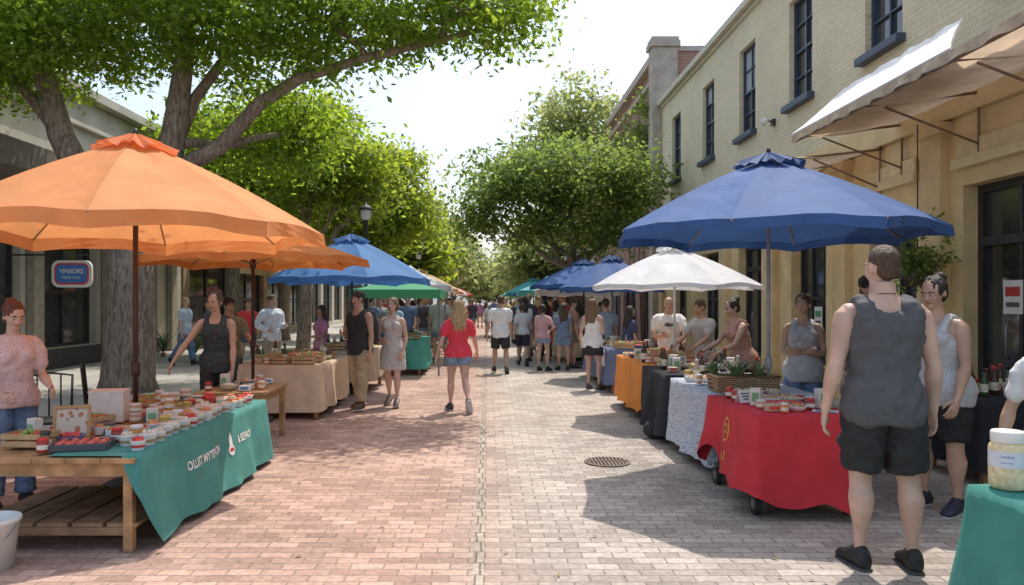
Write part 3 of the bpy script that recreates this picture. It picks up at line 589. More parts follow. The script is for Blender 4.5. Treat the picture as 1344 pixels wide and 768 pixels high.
plainb(-9.5,23.8,40,5.6,-1,M((.34,.25,.16),.85,.25,1.2),'brown brick single storey shop with wide dark windows',holes=[(.5,4.3,.4,2.9),(4.9,8.5,.4,2.9),(9.1,12.3,.4,2.9),(12.9,15.7,.4,2.9)])
mb=MB(); vs=[(-9.4,24.4,3.2),(-9.4,39.5,3.2),(-8.2,39.5,2.75),(-8.2,24.4,2.75),(-8.2,24.4,2.5),(-8.2,39.5,2.5)]; mb.add(vs,[(0,1,2,3),(3,2,5,4)]); o=mb.obj('awning',None,[M((.5,.38,.2),.8,.15,1.5)]); top(o,'long mustard fabric awning over the brown brick shop windows','awning')
plainb(-9.5,40.5,75,7,-1,stuc,'pale stucco shop building with upper windows',upz=4.4)
t=thing('shop_sign','hanging rounded blue shop sign with white and red border','sign',(-8.3,15.2,2.12))
mb=MB()
def rr(mb,w,h,r,y,th,mi):
    P=[]
    for cx,cz,a0 in((w-r,h-r,0),(-w+r,h-r,90),(-w+r,-h+r,180),(w-r,-h+r,270)):
        for k in range(6): a=rad(a0+k*18); P.append((cx+r*math.cos(a),cz+r*math.sin(a)))
    n=len(P); vs=[(p[0],y,p[1]) for p in P]+[(p[0],y+th,p[1]) for p in P]
    mb.add(vs,[tuple(range(n)),tuple(range(2*n-1,n-1,-1))]+[(i,i+n,(i+1)%n+n,(i+1)%n) for i in range(n)],mi)
rr(mb,.40,.27,.15,0,.06,0); rr(mb,.345,.215,.12,-.004,.068,1); rr(mb,.31,.18,.09,-.008,.076,2)
mb.obj('panel',t,[M((.85,.85,.83),.4,.03),M((.75,.07,.07),.4,.05),M((.08,.24,.62),.4,.05)])
me=textmesh('VINSORS',.12,.03); o=mkobj('lettering',me,t,[WHITE],loc=(0,-.012,.05)); o.rotation_euler=(rad(90),0,0)
me=textmesh('FRESN DALY',.065,.02); o=mkobj('lettering',me,t,[WHITE],loc=(0,-.012,-.075)); o.rotation_euler=(rad(90),0,0)
mb=MB(); mb.tube([(-1.2,.03,.38),(.3,.03,.38)],[.018,.018],8); mb.tube([(-.2,.03,.38),(-.2,.03,.26)],[.008]*2,6); mb.tube([(.2,.03,.38),(.2,.03,.26)],[.008]*2,6); mb.obj('bracket',t,[DARK])
t=thing('street_lamp','black post street lamp with lantern head','street lamp',(-2.62,16.4,0))
mb=MB(); mb.lathe([(.12,0),(.12,.12),(.08,.2),(.06,.5),(.045,.6),(.038,3.25),(.05,3.27),(.05,3.32)],n=14); mb.obj('post',t,[BLACKM],True)
mb=MB(); mb.lathe([(.06,3.32),(.105,3.36),(.12,3.52),(.105,3.55)],n=14); mb.obj('lamp_globe',t,[M((.6,.6,.58),.2,.05)],True)
mb=MB(); mb.lathe([(.16,3.53),(.16,3.56),(.08,3.63),(.025,3.65),(.015,3.71)],n=14); mb.obj('lamp_shade',t,[BLACKM],True)
for x,y in((-2.9,32),(3.4,33),(-2.9,46)): dup(t,(x,y,0))
# ------------------------------------------------------------------ trees
def leafmesh(cl,per,spread,size,flat=.6,up=.5):
    cl=np.array(cl); n=len(cl)*per; c=np.repeat(cl,per,axis=0)+NR.normal(size=(n,3))*np.array([spread,spread,spread*flat])
    nrm=NR.normal(size=(n,3)); nrm[:,2]+=up*2; nrm/=np.linalg.norm(nrm,axis=1)[:,None]
    a=NR.normal(size=(n,3)); a-=nrm*(a*nrm).sum(1)[:,None]; a/=np.linalg.norm(a,axis=1)[:,None]; b=np.cross(nrm,a)
    s=size*NR.uniform(.6,1.3,(n,1)); v=np.stack([c-a*s,c-b*s*.5+a*s*.15,c+a*s,c+b*s*.5+a*s*.15],axis=1).reshape(-1,3)
    me=bpy.data.meshes.new('crown'); me.vertices.add(n*4); me.vertices.foreach_set('co',v.reshape(-1)); me.loops.add(n*4); me.loops.foreach_set('vertex_index',np.arange(n*4)); me.polygons.add(n); me.polygons.foreach_set('loop_start',np.arange(0,n*4,4)); me.update(calc_edges=True); return me
BARK=barkmat()
LM1=leafmat((.07,.12,.022),(.12,.19,.032),(.19,.26,.045),.62,(3.0,2.75,1.3)); LM2=leafmat((.08,.13,.045),(.12,.18,.06),(.18,.24,.085),.56,(2.6,2.35,1.4)); LM3=leafmat((.10,.15,.03),(.15,.21,.04),(.22,.28,.06),.6,(2.9,2.6,1.3)); LMF=leafmat((.16,.20,.09),(.21,.26,.12),(.27,.32,.15),.58,(2.1,1.9,1.4))  # LMF: paler leaves for far trees, distance haze put into the colour
def tree(label,base,r0,fork,blobs,ncl,per,spread,size,lm,limbs=(),gap=-.12):
    t=thing('tree',label,'tree',base); bx,by,bz=base
    loc=lambda p:Vector((p[0]-bx,p[1]-by,p[2]-bz))
    mb=MB(); F=loc(fork); H=F.z
    pts=[Vector((0,0,-.05)),Vector((0,0,.2)),F*.35+Vector((R.uniform(-.05,.05),0,0)),F*.7,F]
    mb.tube(pts,[r0*1.28,r0*1.08,r0,r0*.95,r0*.9],16)
    tips=[]
    def limb(p0,p1,ra,rb,n=6,wob=.06):
        P=[];RR=[]; L=(p1-p0).length
        for i in range(n+1):
            q=i/n; p=p0.lerp(p1,q)+Vector((R.uniform(-1,1),R.uniform(-1,1),R.uniform(-1,1)+math.sin(math.pi*q)*1.0))*L*wob*(0<i<n); P.append(p); RR.append(ra+(rb-ra)*q)
        mb.tube(P,RR,8); return P
    for pl,ra,rb in limbs:
        P=[loc(p) for p in pl]; mb.tube(P,[ra+(rb-ra)*i/(len(P)-1) for i in range(len(P))],12); tips+= P[2:]
    cl=[]
    vols=[b[3]*b[4]*b[5] for b in blobs]; tv=sum(vols)
    for b,v in zip(blobs,vols):
        c=loc(b[:3]); rr_=Vector(b[3:])
        if not limbs: P=limb(F-Vector((0,0,R.uniform(0,.3)*H*.3)),c-Vector((0,0,rr_.z*.3)),r0*.5,r0*.14,wob=.07); 
        else:
            near=min(tips,key=lambda q:(q-c).length); P=limb(near,c,.06,.03,4)
        for _ in range(6):
            q=R.choice(P[2:]); d=Vector((R.gauss(0,1),R.gauss(0,1),R.gauss(.3,.7))).normalized()
            limb(q,c+Vector((d.x*rr_.x,d.y*rr_.y,d.z*rr_.z))*.8,r0*.07+.008,.006,4,.08)
        k=int(ncl*v/tv); tries=0
        while k>0 and tries<ncl*6:
            tries+=1
            d=Vector((R.gauss(0,1),R.gauss(0,1),R.gauss(0,1))).normalized()*(R.random()**.42)
            p=c+Vector((d.x*rr_.x,d.y*rr_.y,d.z*rr_.z))*R.uniform(.85,1.3)
            if noise.noise(p*.9/max(.6,spread*2)+Vector((bx,by,0)))<gap: continue
            cl.append(tuple(p)); k-=1
    mb.obj('trunk',t,[BARK],True)
    me=leafmesh(cl,per,spread,size); mkobj('crown',me,t,[lm])
    return t
big=[(-7.2,12.3,5.9,2.0,1.8,.95),(-4.6,12.2,6.1,1.9,1.7,1.0),(-2.4,12,5.95,1.6,1.4,.75),(-.7,12,6.15,1.5,1.3,.65),(.5,12,6.0,.9,.8,.6),(-3.6,14.4,4.8,1.1,1.0,.9),(-4.6,15,4.7,1.6,1.2,.9),(-9,13,6.3,1.8,2,1.0),(-3.0,12.8,7.4,2.8,1.9,.7),(-6.5,13.2,7.8,3.0,2.4,.9),(-.2,12.6,7.0,1.2,1.2,.5)]
lim=[([(-5.9,12.5,2.3),(-6.5,12.5,3.3),(-7.0,12.5,4.3),(-7.3,12.4,5.6),(-7.2,12.6,7.6)],.28,.12),([(-5.8,12.5,2.3),(-5.3,12.6,3.6),(-5.15,12.6,4.6),(-5.0,12.7,6.0),(-5.6,13,7.8)],.27,.1),
     ([(-5.2,12.55,3.7),(-4.4,12.5,4.1),(-3.7,12.4,4.8),(-3.0,12.2,5.15),(-1.9,12.1,5.45),(-.7,12,5.7),(.5,12,6.0)],.15,.03),([(-5.3,12.6,3.8),(-4.9,12.8,5.0),(-4.0,12.8,6.2),(-3.0,12.9,7.3)],.12,.04),
     ([(-6.9,12.5,4.2),(-7.8,12.7,5.2),(-8.8,13,6.2)],.13,.05),([(-4.3,12.5,4.15),(-3.8,13.4,4.5),(-3.6,14.3,4.7)],.07,.03),([(-5.0,12.6,4.2),(-4.7,13.8,4.4),(-4.5,15,4.6)],.09,.03)]
tree('large spreading street tree with forked trunk and long reaching limb',(-5.9,12.5,.1),.39,(-5.85,12.5,2.5),big,1800,42,.26,.065,LM1,lim,gap=-.06)
tree('rounded leafy street tree with airy green crown',(2.6,22.3,0),.2,(2.6,22.3,2.4),[(2.2,22,5.2,1.9,1.9,.9),(.6,22,4.9,1.4,1.6,.8),(-.2,22,3.9,.95,1.0,.6),(4.1,22,4.9,1.0,1.4,.9),(1.5,22,3.7,1.1,1.3,.5),(3.5,22,3.6,1.1,1.3,.6)],700,32,.3,.085,LM2,gap=.0)
tree('sunlit yellow green street tree beside the stalls',(-4.3,24,.1),.2,(-4.2,24,2.4),[(-3.7,24,5.3,1.6,1.6,1.1),(-2.3,24,4.2,.9,1.2,.9),(-3.6,24,3.7,1.3,1.3,.8),(-4.8,24.5,4.8,1.5,1.5,1.4),(-2.9,24,6.0,.8,.9,.5)],650,30,.28,.095,LM3,gap=-.02)
tree('bright green street tree close behind the blue umbrella',(-4.7,19.4,.1),.18,(-4.6,19.4,2.4),[(-3.6,19.2,5.2,1.2,1.2,.9),(-2.9,19.2,4.4,.8,.9,.7),(-4.6,19.5,5.8,1.4,1.3,.9),(-4.6,19.5,4.4,1.1,1.1,.8)],480,30,.26,.08,LM3,gap=-.02)
tree('leafy street tree in front of the shops',(-7.2,21.5,.1),.22,(-7.2,21.5,2.8),[(-7.2,21.5,5.6,1.9,1.9,1.2),(-5.9,21.5,4.4,1.2,1.2,.9),(-8.3,22,5.0,1.1,1.3,.9),(-6.6,21.5,3.6,1.1,1.1,.5)],520,28,.28,.1,LM1,gap=-.05)
tree('slim tree in front of the brown brick shop',(-7.6,28.5,.1),.2,(-7.6,28.5,2.6),[(-7.4,28.5,4.6,2.0,1.9,1.3),(-6.2,28.5,3.8,1.2,1.2,.9)],320,28,.32,.12,LMF,gap=-.05)
tree('tall tree behind the brick building',(4.6,37,0),.3,(4.6,37,4.5),[(4.4,37,10.2,2.2,2.4,1.9),(6.5,37,9,2.3,2.5,1.8),(2.4,37,8,1.6,2,1.3),(4.6,37,7,2.6,2.5,1.4)],420,28,.42,.16,LMF,gap=.0)
for (x,y,h,w,lm) in((-4.1,34,6.6,2.5,LM3),(-4.2,46,8,3.2,LMF),(3.6,46,6.5,2.6,LMF),(-4.6,60,9,3.6,LMF),(4.4,62,8.5,3.6,LMF),(-3.8,84,9,4.2,LMF),(4.2,88,9,4.4,LMF),(-9,104,10,6,LMF),(11,108,11,6,LMF),(-3.0,128,8,4.8,LMF),(5,135,8,5,LMF),(1,150,6,6,LMF)):
    tree('street tree further along the market street',(x,y,0),.2+h*.01,(x,y,h*.33),[(x,y,h*.72,w*.75,w*.75,h*.26),(x+w*.5,y,h*.55,w*.5,w*.6,h*.2),(x-w*.5,y,h*.55,w*.5,w*.6,h*.2),(x,y,h*.5,w*.7,w*.7,h*.2)],280,24,.35+w*.03,.13+y*.002,lm)
t=thing('climbing_vine','green vine climbing over the brick building corner','vine',(5.3,25.5,6))
cl=[(R.uniform(-.25,0),R.uniform(-1,5),R.uniform(-1.5,2.4)) for _ in range(170)]
cl=[c for c in cl if noise.noise(Vector(c)*.7)>-.15]
mkobj('foliage',leafmesh(cl,26,.2,.09),t,[LM2])
mb=MB()
for i in range(5): mb.tube([(.12,i*.9-.5,-6),(.08,i*.9-.2,-3),(.1,i*.9-.6,0),(.06,i*.9,1.8)],[.03,.025,.02,.01],6)
mb.obj('stem',t,[BARK],True)
cl=[(R.uniform(-4.4,4.6),R.uniform(4,24),.012) for _ in range(520)]
o=mkobj('leaf_litter',leafmesh(cl,1,.0001,.02,0,6),None,[M((.25,.17,.07),.8,.4)]); o['kind']='stuff'
# ------------------------------------------------------------------ umbrellas
def umbrella(x,y,Rr,ze,zt,col,label,n=8,rot=0,val=.1,pole=(.03,.02,.02),trans=.35,z0=0,pr=.022):
    t=thing('market_umbrella',label,'umbrella',(x,y,z0)); cm=M(col,.75,.1,3,bump=.4,bscale=5,trans=trans,name='canvas')
    K=6; Jn=9; mb=MB()
    def pt(i,k,q,dz=0,s=1.0):
        a0=2*math.pi*i/n+rot; a1=2*math.pi*(i+1)/n+rot; u=k/K
        d=Vector((math.cos(a0),math.sin(a0),0)).lerp(Vector((math.cos(a1),math.sin(a1),0)),u)
        sg=math.sin(math.pi*u)
        r=(.03+.97*q)*Rr*s*(1-.03*sg*q)
        z=zt-(zt-ze)*(.75*q+.25*q*q)-.055*sg*q*(1.2-q)*Rr+.035*sg*q**4*Rr+.02*noise.noise((i*3.1,k*.8,q*5))*sg
        return Vector((d.x*r,d.y*r,z+dz))
    for i in range(n):
        vs=[];fs=[]
        for j in range(Jn+1):
            for k in range(K+1): vs.append(pt(i,k,j/Jn))
        for vz in (.5,1):
            for k in range(K+1):
                p=pt(i,k,1); p.z-=val*vz*(1-.12*math.sin(math.pi*k/K)); d=Vector((p.x,p.y,0)).normalized()*.018*math.sin(k*2.2+i)*vz; vs.append(p+d)
        for j in range(Jn+2):
            for k in range(K): a=j*(K+1)+k; fs.append((a,a+1,a+K+2,a+K+1))
        mb.add(vs,fs)
    mb.obj('canopy',t,[cm],False)
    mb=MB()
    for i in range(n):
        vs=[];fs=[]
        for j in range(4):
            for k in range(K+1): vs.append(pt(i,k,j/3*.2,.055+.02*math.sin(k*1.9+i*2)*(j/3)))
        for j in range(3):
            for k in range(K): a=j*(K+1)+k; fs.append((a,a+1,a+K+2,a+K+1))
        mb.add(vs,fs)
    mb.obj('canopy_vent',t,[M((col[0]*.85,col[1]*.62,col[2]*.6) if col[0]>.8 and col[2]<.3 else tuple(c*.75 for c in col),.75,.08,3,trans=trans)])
    mb=MB(); mb.tube([(0,0,.05),(0,0,zt+.05)],[pr,pr],12); mb.lathe([(pr*1.6,zt-.55),(pr*1.9,zt-.53),(pr*1.9,zt-.45),(pr*1.3,zt-.43)],n=12); mb.lathe([(pr*1.5,.95),(pr*1.7,.97),(pr*1.7,1.05),(pr*1.3,1.07)],n=12); mb.obj('pole',t,[M(pole,.5,.2)],True)
    mb=MB(); mb.lathe([(.008,zt+.05),(.018,zt+.06),(.02,zt+.085),(.008,zt+.11)],n=10); mb.obj('finial',t,[DARK],True)
    mb=MB(); mb.lathe([(.26,0),(.26,.04),(.2,.07),(.05,.09),(.04,.3)],n=20); mb.obj('base',t,[M((.06,.06,.06),.7,.2)],True)
    rm=M((.35,.25,.15),.6,.2)
    for i in range(n):
        P=[pt(i,0,q,-.012) for q in(0,.25,.5,.75,1)]; mb=MB(); mb.tube(P,[.009]*5,6); mb.obj('rib',t,[rm])
        mb=MB(); mb.tube([(0,0,zt-.5),pt(i,0,.5,-.02)],[.007,.007],6); mb.obj('strut',t,[rm])
    return t
ORG=(.88,.37,.14); BLU=(.05,.12,.32); WHT=(.84,.84,.86)
umbrella(-2.98,6.45,1.56,2.17,2.93,ORG,'large orange canvas market umbrella on dark pole over goods table',rot=.25,pole=(.06,.025,.02),val=.12,trans=.4)
umbrella(-3.08,10.0,1.5,2.12,2.55,(.88,.30,.08),'orange canvas market umbrella shading peach covered table',rot=.1,pole=(.06,.025,.02),trans=.4)
umbrella(-2.35,13.2,1.4,1.95,2.68,(.08,.24,.55),'blue canvas market umbrella over a stall',rot=.35,pole=(.06,.06,.06))
umbrella(2.58,7.0,1.45,2.2,2.88,BLU,'large navy blue market umbrella on grey metal pole',rot=.25,pole=(.32,.32,.33),val=.09,trans=.15,pr=.018)
umbrella(2.6,10.6,1.2,1.78,2.32,WHT,'white canvas market umbrella over stalls',rot=.2,pole=(.6,.6,.6),val=.06,trans=.35,pr=.016)
umbrella(2.55,15.6,1.1,1.84,2.46,BLU,'navy blue market umbrella over a stall',rot=.1,pole=(.3,.3,.3),trans=.2)
def canopy_tent(x,y,w,d,ze,zt,col,label):
    t=thing('canopy_tent',label,'tent',(x,y,0)); mb=MB(); vs=[];fs=[]
    a=[(-w/2,-d/2),(w/2,-d/2),(w/2,d/2),(-w/2,d/2)]
    for i in range(4):
        p0,p1=a[i],a[(i+1)%4]; o=len(vs)
        for j in range(6):
            q=j/5
            for k in range(5):
                u=k/4; vx=(p0[0]+(p1[0]-p0[0])*u)*q; vy=(p0[1]+(p1[1]-p0[1])*u)*q; vs.append((vx,vy,zt-(zt-ze)*(q**.75)))
        for k in range(5):
            u=k/4; vs.append((p0[0]+(p1[0]-p0[0])*u,p0[1]+(p1[1]-p0[1])*u,ze-.18))
        for j in range(6):
            for k in range(4): b=o+j*5+k; fs.append((b,b+1,b+6,b+5))
    mb.add(vs,fs); mb.obj('canopy',t,[M(col,.7,.06,2,trans=.3)])
    for p in a:
        mb=MB(); mb.tube([(p[0]*.97,p[1]*.97,0),(p[0]*.97,p[1]*.97,ze)],[.02,.02],8); mb.obj('pole',t,[STEEL])
canopy_tent(-1.95,17.2,1.9,2.4,1.82,2.15,(.08,.38,.2),'green canopy tent over a market stall')
canopy_tent(-2.2,21.6,2.3,2.6,2.0,2.6,WHT,'white canopy tent over a market stall')
canopy_tent(-2.3,27,2.3,2.6,2.0,2.6,(.68,.48,.38),'tan canopy tent over a market stall')
canopy_tent(2.55,22.3,2.2,2.6,1.9,2.5,(.75,.62,.55),'pale pink beige canopy tent over a stall')
canopy_tent(2.2,28,2.2,2.6,1.95,2.5,(.1,.42,.45),'teal canopy tent over a market stall')
for i,(x,y,c,nm) in enumerate(((-2.4,33,(.75,.35,.12),'orange'),(-2.4,40,WHT,'white'),(2.1,35,(.08,.4,.42),'teal'),(2.3,42,BLU,'blue'),(-2.3,48,(.5,.1,.08),'red'),(2.2,52,(.1,.4,.3),'green'),(-2.2,24.4,(.75,.55,.35),'tan'),(2.4,19,(.06,.15,.4),'navy'))):
    umbrella(x,y,1.35,1.95,2.55,c,'%s market umbrella further along the street'%nm,rot=i*.2)
# ------------------------------------------------------------------ tables and cloths
def table(x0,x1,y0,y1,z,label,wood=WOOD,shelf=False):
    cx,cy=(x0+x1)/2,(y0+y1)/2; hx,hy=(x1-x0)/2,(y1-y0)/2
    t=thing('table',label,'table',(cx,cy,0))
    mb=MB(); n=5
    for i in range(n):
        w=2*hx/n; mb.box((-hx+w*(i+.5),0,z-.02),(w-.004,2*hy,.034))
    mb.obj('table_top',t,[wood],bevel=.004)
    for sx in(-1,1):
        for sy in(-1,1): mb=MB(); mb.box((sx*(hx-.06),sy*(hy-.06),(z-.04)/2),(.06,.06,z-.04)); mb.obj('leg',t,[wood],bevel=.006)
    mb=MB()
    for sy in(-1,1): mb.box((0,sy*(hy-.06),z-.085),(2*hx-.18,.025,.08))
    for sx in(-1,1): mb.box((sx*(hx-.06),0,z-.085),(.025,2*hy-.18,.08))
    mb.obj('apron',t,[wood])
    if shelf:
        mb=MB()
        for i in range(5): mb.box((-hx+.1+(2*hx-.2)/4*i,-hy*.62,.17),((2*hx-.2)/4-.03,hy*.7,.025))
        mb.box((0,-(hy-.06),.13),(2*hx-.18,.04,.05))
        mb.obj('shelf',t,[WOOD2])
    return t
def cloth(x0,x1,y0,y1,z,drops,col,label,amp=.03,flare=.08,seed=0,mat=None,hem=.02,kf=9.0):
    cx,cy=(x0+x1)/2,(y0+y1)/2; hx,hy=(x1-x0)/2,(y1-y0)/2
    t=thing('tablecloth',label,'tablecloth',(cx,cy,0)); cor=[(hx,-hy),(hx,hy),(-hx,hy),(-hx,-hy)]; nm='ENWS'; nr=[(1,0),(0,1),(-1,0),(0,-1)]; Ls=[2*hy,2*hx,2*hy,2*hx]; s0=[0,Ls[0],Ls[0]+Ls[1],Ls[0]+Ls[1]+Ls[2]]
    def surf(side,u,q,o=0):
        i=nm.index(side); p0=Vector(cor[i]); p1=Vector(cor[(i+1)%4]); L=Ls[i]; uu=min(max(u/L,0),1)
        p=p0.lerp(p1,uu); n=Vector(nr[i]); D=drops[side]; e=.10
        if u<e: n2=Vector(nr[i-1]); w=.5*(1-u/e); D=D*(1-w)+max(drops[nm[i-1]],.0)*w; n=(n*(1-w)+n2*w)
        if L-u<e: n2=Vector(nr[(i+1)%4]); w=.5*(1-(L-u)/e); D=D*(1-w)+drops[nm[(i+1)%4]]*w; n=(n*(1-w)+n2*w)
        s=s0[i]+u; 
        W=math.sin(s*kf+seed)+.5*math.sin(s*kf*2.17+seed*2)+.9*noise.noise((s*4,q*1.5,seed*3.1))
        if D<.06: W=0
        hang=D*q+hem*q*noise.noise((s*2.5,seed,0))*(D>.1)
        out=.012+flare*D*q**1.2+amp*W*q**.8+.006*noise.noise((s*14,q*9,seed))*(D>.1)+o
        return Vector((p.x+n.x*out,p.y+n.y*out,z+.006-hang))
    mb=MB(); rows=12; ring=[]
    for i in range(4):
        k=max(6,int(Ls[i]/.025))
        for j in range(k): ring.append((nm[i],Ls[i]*j/k))
    n=len(ring); vs=[];fs=[]
    for r in range(rows+1):
        for sd,u in ring: vs.append(surf(sd,u,r/rows))
    for r in range(rows):
        for i in range(n): j=(i+1)%n; fs.append((r*n+i,(r+1)*n+i,(r+1)*n+j,r*n+j))
    c=len(vs); vs.append((0,0,z+.006))
    for i in range(n): fs.append((c,i,(i+1)%n))
    mb.add(vs,fs); mb.obj('fabric',t,[mat or M(col,.85,.12,5,bump=.2,bscale=18,name='cloth')],True)
    return t,surf
def decal(t,surf,side,u,zoff,D,me,mat,name='lettering',o=.006):
    for v in me.vertices:
        v.co=surf(side,u+v.co.x,min(1,max(0.02,(zoff-v.co.y)/D)),o)
    me.update(); mkobj(name,me,t,[mat])
TEAL=(.065,.255,.225)
table(-3.28,-2.2,4.75,7.5,.6,'low wooden trestle table with slatted lower shelf',shelf=True)
t,sf=cloth(-2.75,-2.19,4.78,7.5,.603,{'E':.56,'N':.5,'W':.0,'S':.0},TEAL,'teal printed tablecloth hanging over the wooden table',amp=.024,flare=.16,seed=1.3,kf=7)
decal(t,sf,'E',1.02,.22,.56,textmesh('OLLIST MYTEVON',.088,.03),WHITE)
decal(t,sf,'E',1.93,.22,.56,textmesh('& SEFROS',.088,.03),WHITE)
def poly(pts): m_=MB(); m_.add([(p[0],p[1],0) for p in pts],[tuple(range(len(pts)))]); return m_.mesh()
decal(t,sf,'E',1.58,.22,.56,poly([(.05*math.cos(i*math.pi/8),.045*math.sin(i*math.pi/8)-.05) for i in range(16)]),WHITE,'emblem')
decal(t,sf,'E',1.58,.22,.56,poly([(-.03,-.06),(.03,-.06),(.03,-.035),(-.03,-.035)]),M((.6,.05,.05),.6),'emblem',.009)
decal(t,sf,'E',1.58,.22,.56,poly([(-.025,-.01),(.025,-.01),(.03,.05),(.0,.10),(-.03,.04)]),WHITE,'emblem')
table(-3.35,-2.25,10.2,12.2,.7,'folding table under peach cloth')
cloth(-3.4,-2.25,10.2,12.2,.705,{'E':.6,'N':.6,'W':.3,'S':.62},(.74,.55,.38),'peach coloured tablecloth reaching nearly to the paving',seed=2,amp=.035)
table(-3.1,-2.35,8.0,9.0,.62,'small plain wooden side table')
table(-2.9,-2.0,12.7,14.6,.72,'folding table with goods under blue umbrella'); cloth(-2.9,-1.98,12.7,14.6,.725,{'E':.5,'N':.5,'W':.2,'S':.5},(.45,.36,.26),'tan tablecloth on market table',seed=5)
table(-2.2,-1.4,16.2,18.3,.72,'folding table under green tent'); cloth(-2.2,-1.38,16.2,18.3,.725,{'E':.6,'N':.5,'W':.2,'S':.6},(.08,.36,.3),'green tablecloth on market table',seed=6)
t=thing('cart','wheeled market cart hidden under red cloth','cart',(2.32,6.1,0))
mb=MB(); mb.box((0,0,.71),(.7,1.14,.05)); mb.obj('top',t,[WOOD],bevel=.005)
mb=MB(); mb.box((0,0,.2),(.64,1.05,.05))
for sx in(-1,1):
    for sy in(-1,1): mb.box((sx*.3,sy*.5,.42),(.04,.04,.54))
mb.obj('frame',t,[DARK])
for sx in(-1,1):
    for sy in(-1,1):
        mb=MB(); mb.tube([(sx*.34-.02,sy*.47,.08),(sx*.34+.02,sy*.47,.08)],[.078,.078],18); w=mb.obj('wheel',t,[BLACKM])
        mb=MB(); mb.tube([(sx*.34-.024,sy*.47,.08),(sx*.34+.024,sy*.47,.08)],[.04,.04],14); mb.obj('rim',w,[STEEL])
        mb=MB(); mb.box((sx*.34,sy*.47,.165),(.06,.05,.03)); mb.box((sx*.34+.03,sy*.47,.12),(.008,.03,.1)); mb.obj('caster_bracket',w,[STEEL])
t,sf=cloth(1.95,2.68,5.5,6.72,.745,{'E':.5,'N':.5,'W':.54,'S':.62},(.62,.035,.05),'bright red tablecloth with gold emblem draped on cart',seed=3,amp=.035,flare=.14,hem=.3,kf=6)
GOLD=M((.8,.42,.08),.6,.1)
em=MB()
for a in range(20):
    a0,a1=[2*math.pi*q/20 for q in(a,a+1)]
    em.add([(.085*math.cos(a0),.1*math.sin(a0),0),(.085*math.cos(a1),.1*math.sin(a1),0),(.07*math.cos(a1),.083*math.sin(a1),0),(.07*math.cos(a0),.083*math.sin(a0),0)],[(0,1,2,3)])
decal(t,sf,'W',.62,.2,.56,em.mesh(),GOLD,'emblem'); decal(t,sf,'W',.62,.2,.56,textmesh('O3',.11),GOLD); decal(t,sf,'W',.62,.42,.56,textmesh('A.B.',.11),GOLD)
table(2.02,2.95,6.85,8.3,.73,'folding table under blue floral cloth'); 
FLB=PT((.60,.63,.70),(.1,.15,.3),55,.36)
cloth(2.0,2.95,6.85,8.3,.735,{'E':.4,'N':.5,'W':.64,'S':.66},(0,0,0),'blue and white floral tablecloth hanging to the ground',seed=4,mat=FLB)
table(2.05,2.95,8.5,11.7,.74,'long folding table under orange and black cloths')
cloth(2.0,2.95,9.75,11.75,.745,{'E':.3,'N':.6,'W':.62,'S':.5},(.8,.28,.05),'bright orange tablecloth on long market table',seed=7)
cloth(1.98,2.95,8.45,9.72,.75,{'E':.3,'N':.5,'W':.66,'S':.66},(.025,.025,.03),'black cloth draped over the end of the table',seed=8,amp=.05)
table(4.22,5.0,6.5,7.4,.72,'table with bottles under black cloth'); cloth(4.2,5.02,6.5,7.4,.725,{'E':.4,'N':.5,'W':.6,'S':.62},(.02,.02,.025),'black tablecloth beneath bottles by the shop door',seed=9)
table(2.22,3.6,2.9,3.46,.73,'table under green cloth at the street corner'); cloth(2.2,3.6,2.9,3.48,.735,{'E':.6,'N':.66,'W':.68,'S':.66},(.05,.24,.2),'green tablecloth hanging to the ground with soft folds',seed=10,flare=.2)
table(2.1,2.9,13,16.3,.73,'folding table in the row of stalls'); cloth(2.08,2.92,13,16.3,.735,{'E':.3,'N':.5,'W':.6,'S':.6},(.14,.17,.28),'dark blue tablecloth on market table',seed=11)
for i,(x,y,c,nm) in enumerate(((-2.2,20,(.6,.6,.6),'white'),(-2.3,25.5,(.3,.1,.3),'purple'),(2.3,19.5,(.6,.5,.3),'yellow'),(2.3,25,(.5,.1,.1),'red'),(-2.4,32,(.1,.3,.3),'teal'),(2.2,32,(.6,.6,.6),'white'))):
    table(x-.4,x+.4,y,y+2.2,.73,'folding table in the row of stalls'); cloth(x-.42,x+.42,y,y+2.2,.735,{'E':.6,'N':.5,'W':.6,'S':.6},c,'%s tablecloth on a market table further on'%nm,seed=12+i)
# ------------------------------------------------------------------ goods
def mk_cup(fill,body=(.78,.77,.75),band=(.65,.07,.06),lab='white paper dessert cup with red filling on market table',g='dessert cups on the table'):
    t=thing('dessert_cup',lab,'cup',(0,0,-5),group=g)
    mb=MB(); mb.lathe([(.032,0),(.042,.05),(.045,.055),(.041,.056),(.038,.045)],n=16,cap=False); mb.lathe([(.0365,.016),(.0405,.032)],n=16,mi=1,cap=False); mb.obj('cup',t,[M(body,.5,.04),M(band,.5,.1)],True)
    mb=MB(); mb.ell((0,0,.05),(.038,.038,.02),12,8); 
    for k in range(5): a=k*1.26; mb.ell((.02*math.cos(a),.02*math.sin(a),.066),(.011,.011,.01),8,6)
    mb.obj('filling',t,[M(fill,.4,.35,60)],True); return t
def mk_jar(col,lid,lab,g,r=.035,h=.08):
    t=thing('jar',lab,'jar',(0,0,-5),group=g)
    mb=MB(); mb.lathe([(r*.9,0),(r,.006),(r,h*.8),(r*.85,h*.9)],n=16); mb.lathe([(r*1.01,h*.25),(r*1.01,h*.6)],n=16,mi=1,cap=False); mb.obj('glass',t,[M(col,.15,.2,40),M((.75,.7,.6),.6,.12,50)],True)
    mb=MB(); mb.lathe([(r*.92,h*.88),(r*.95,h*.9),(r*.95,h*1.08),(r*.9,h*1.1)],n=16); mb.obj('lid',t,[M(lid,.4,.05)],True); return t
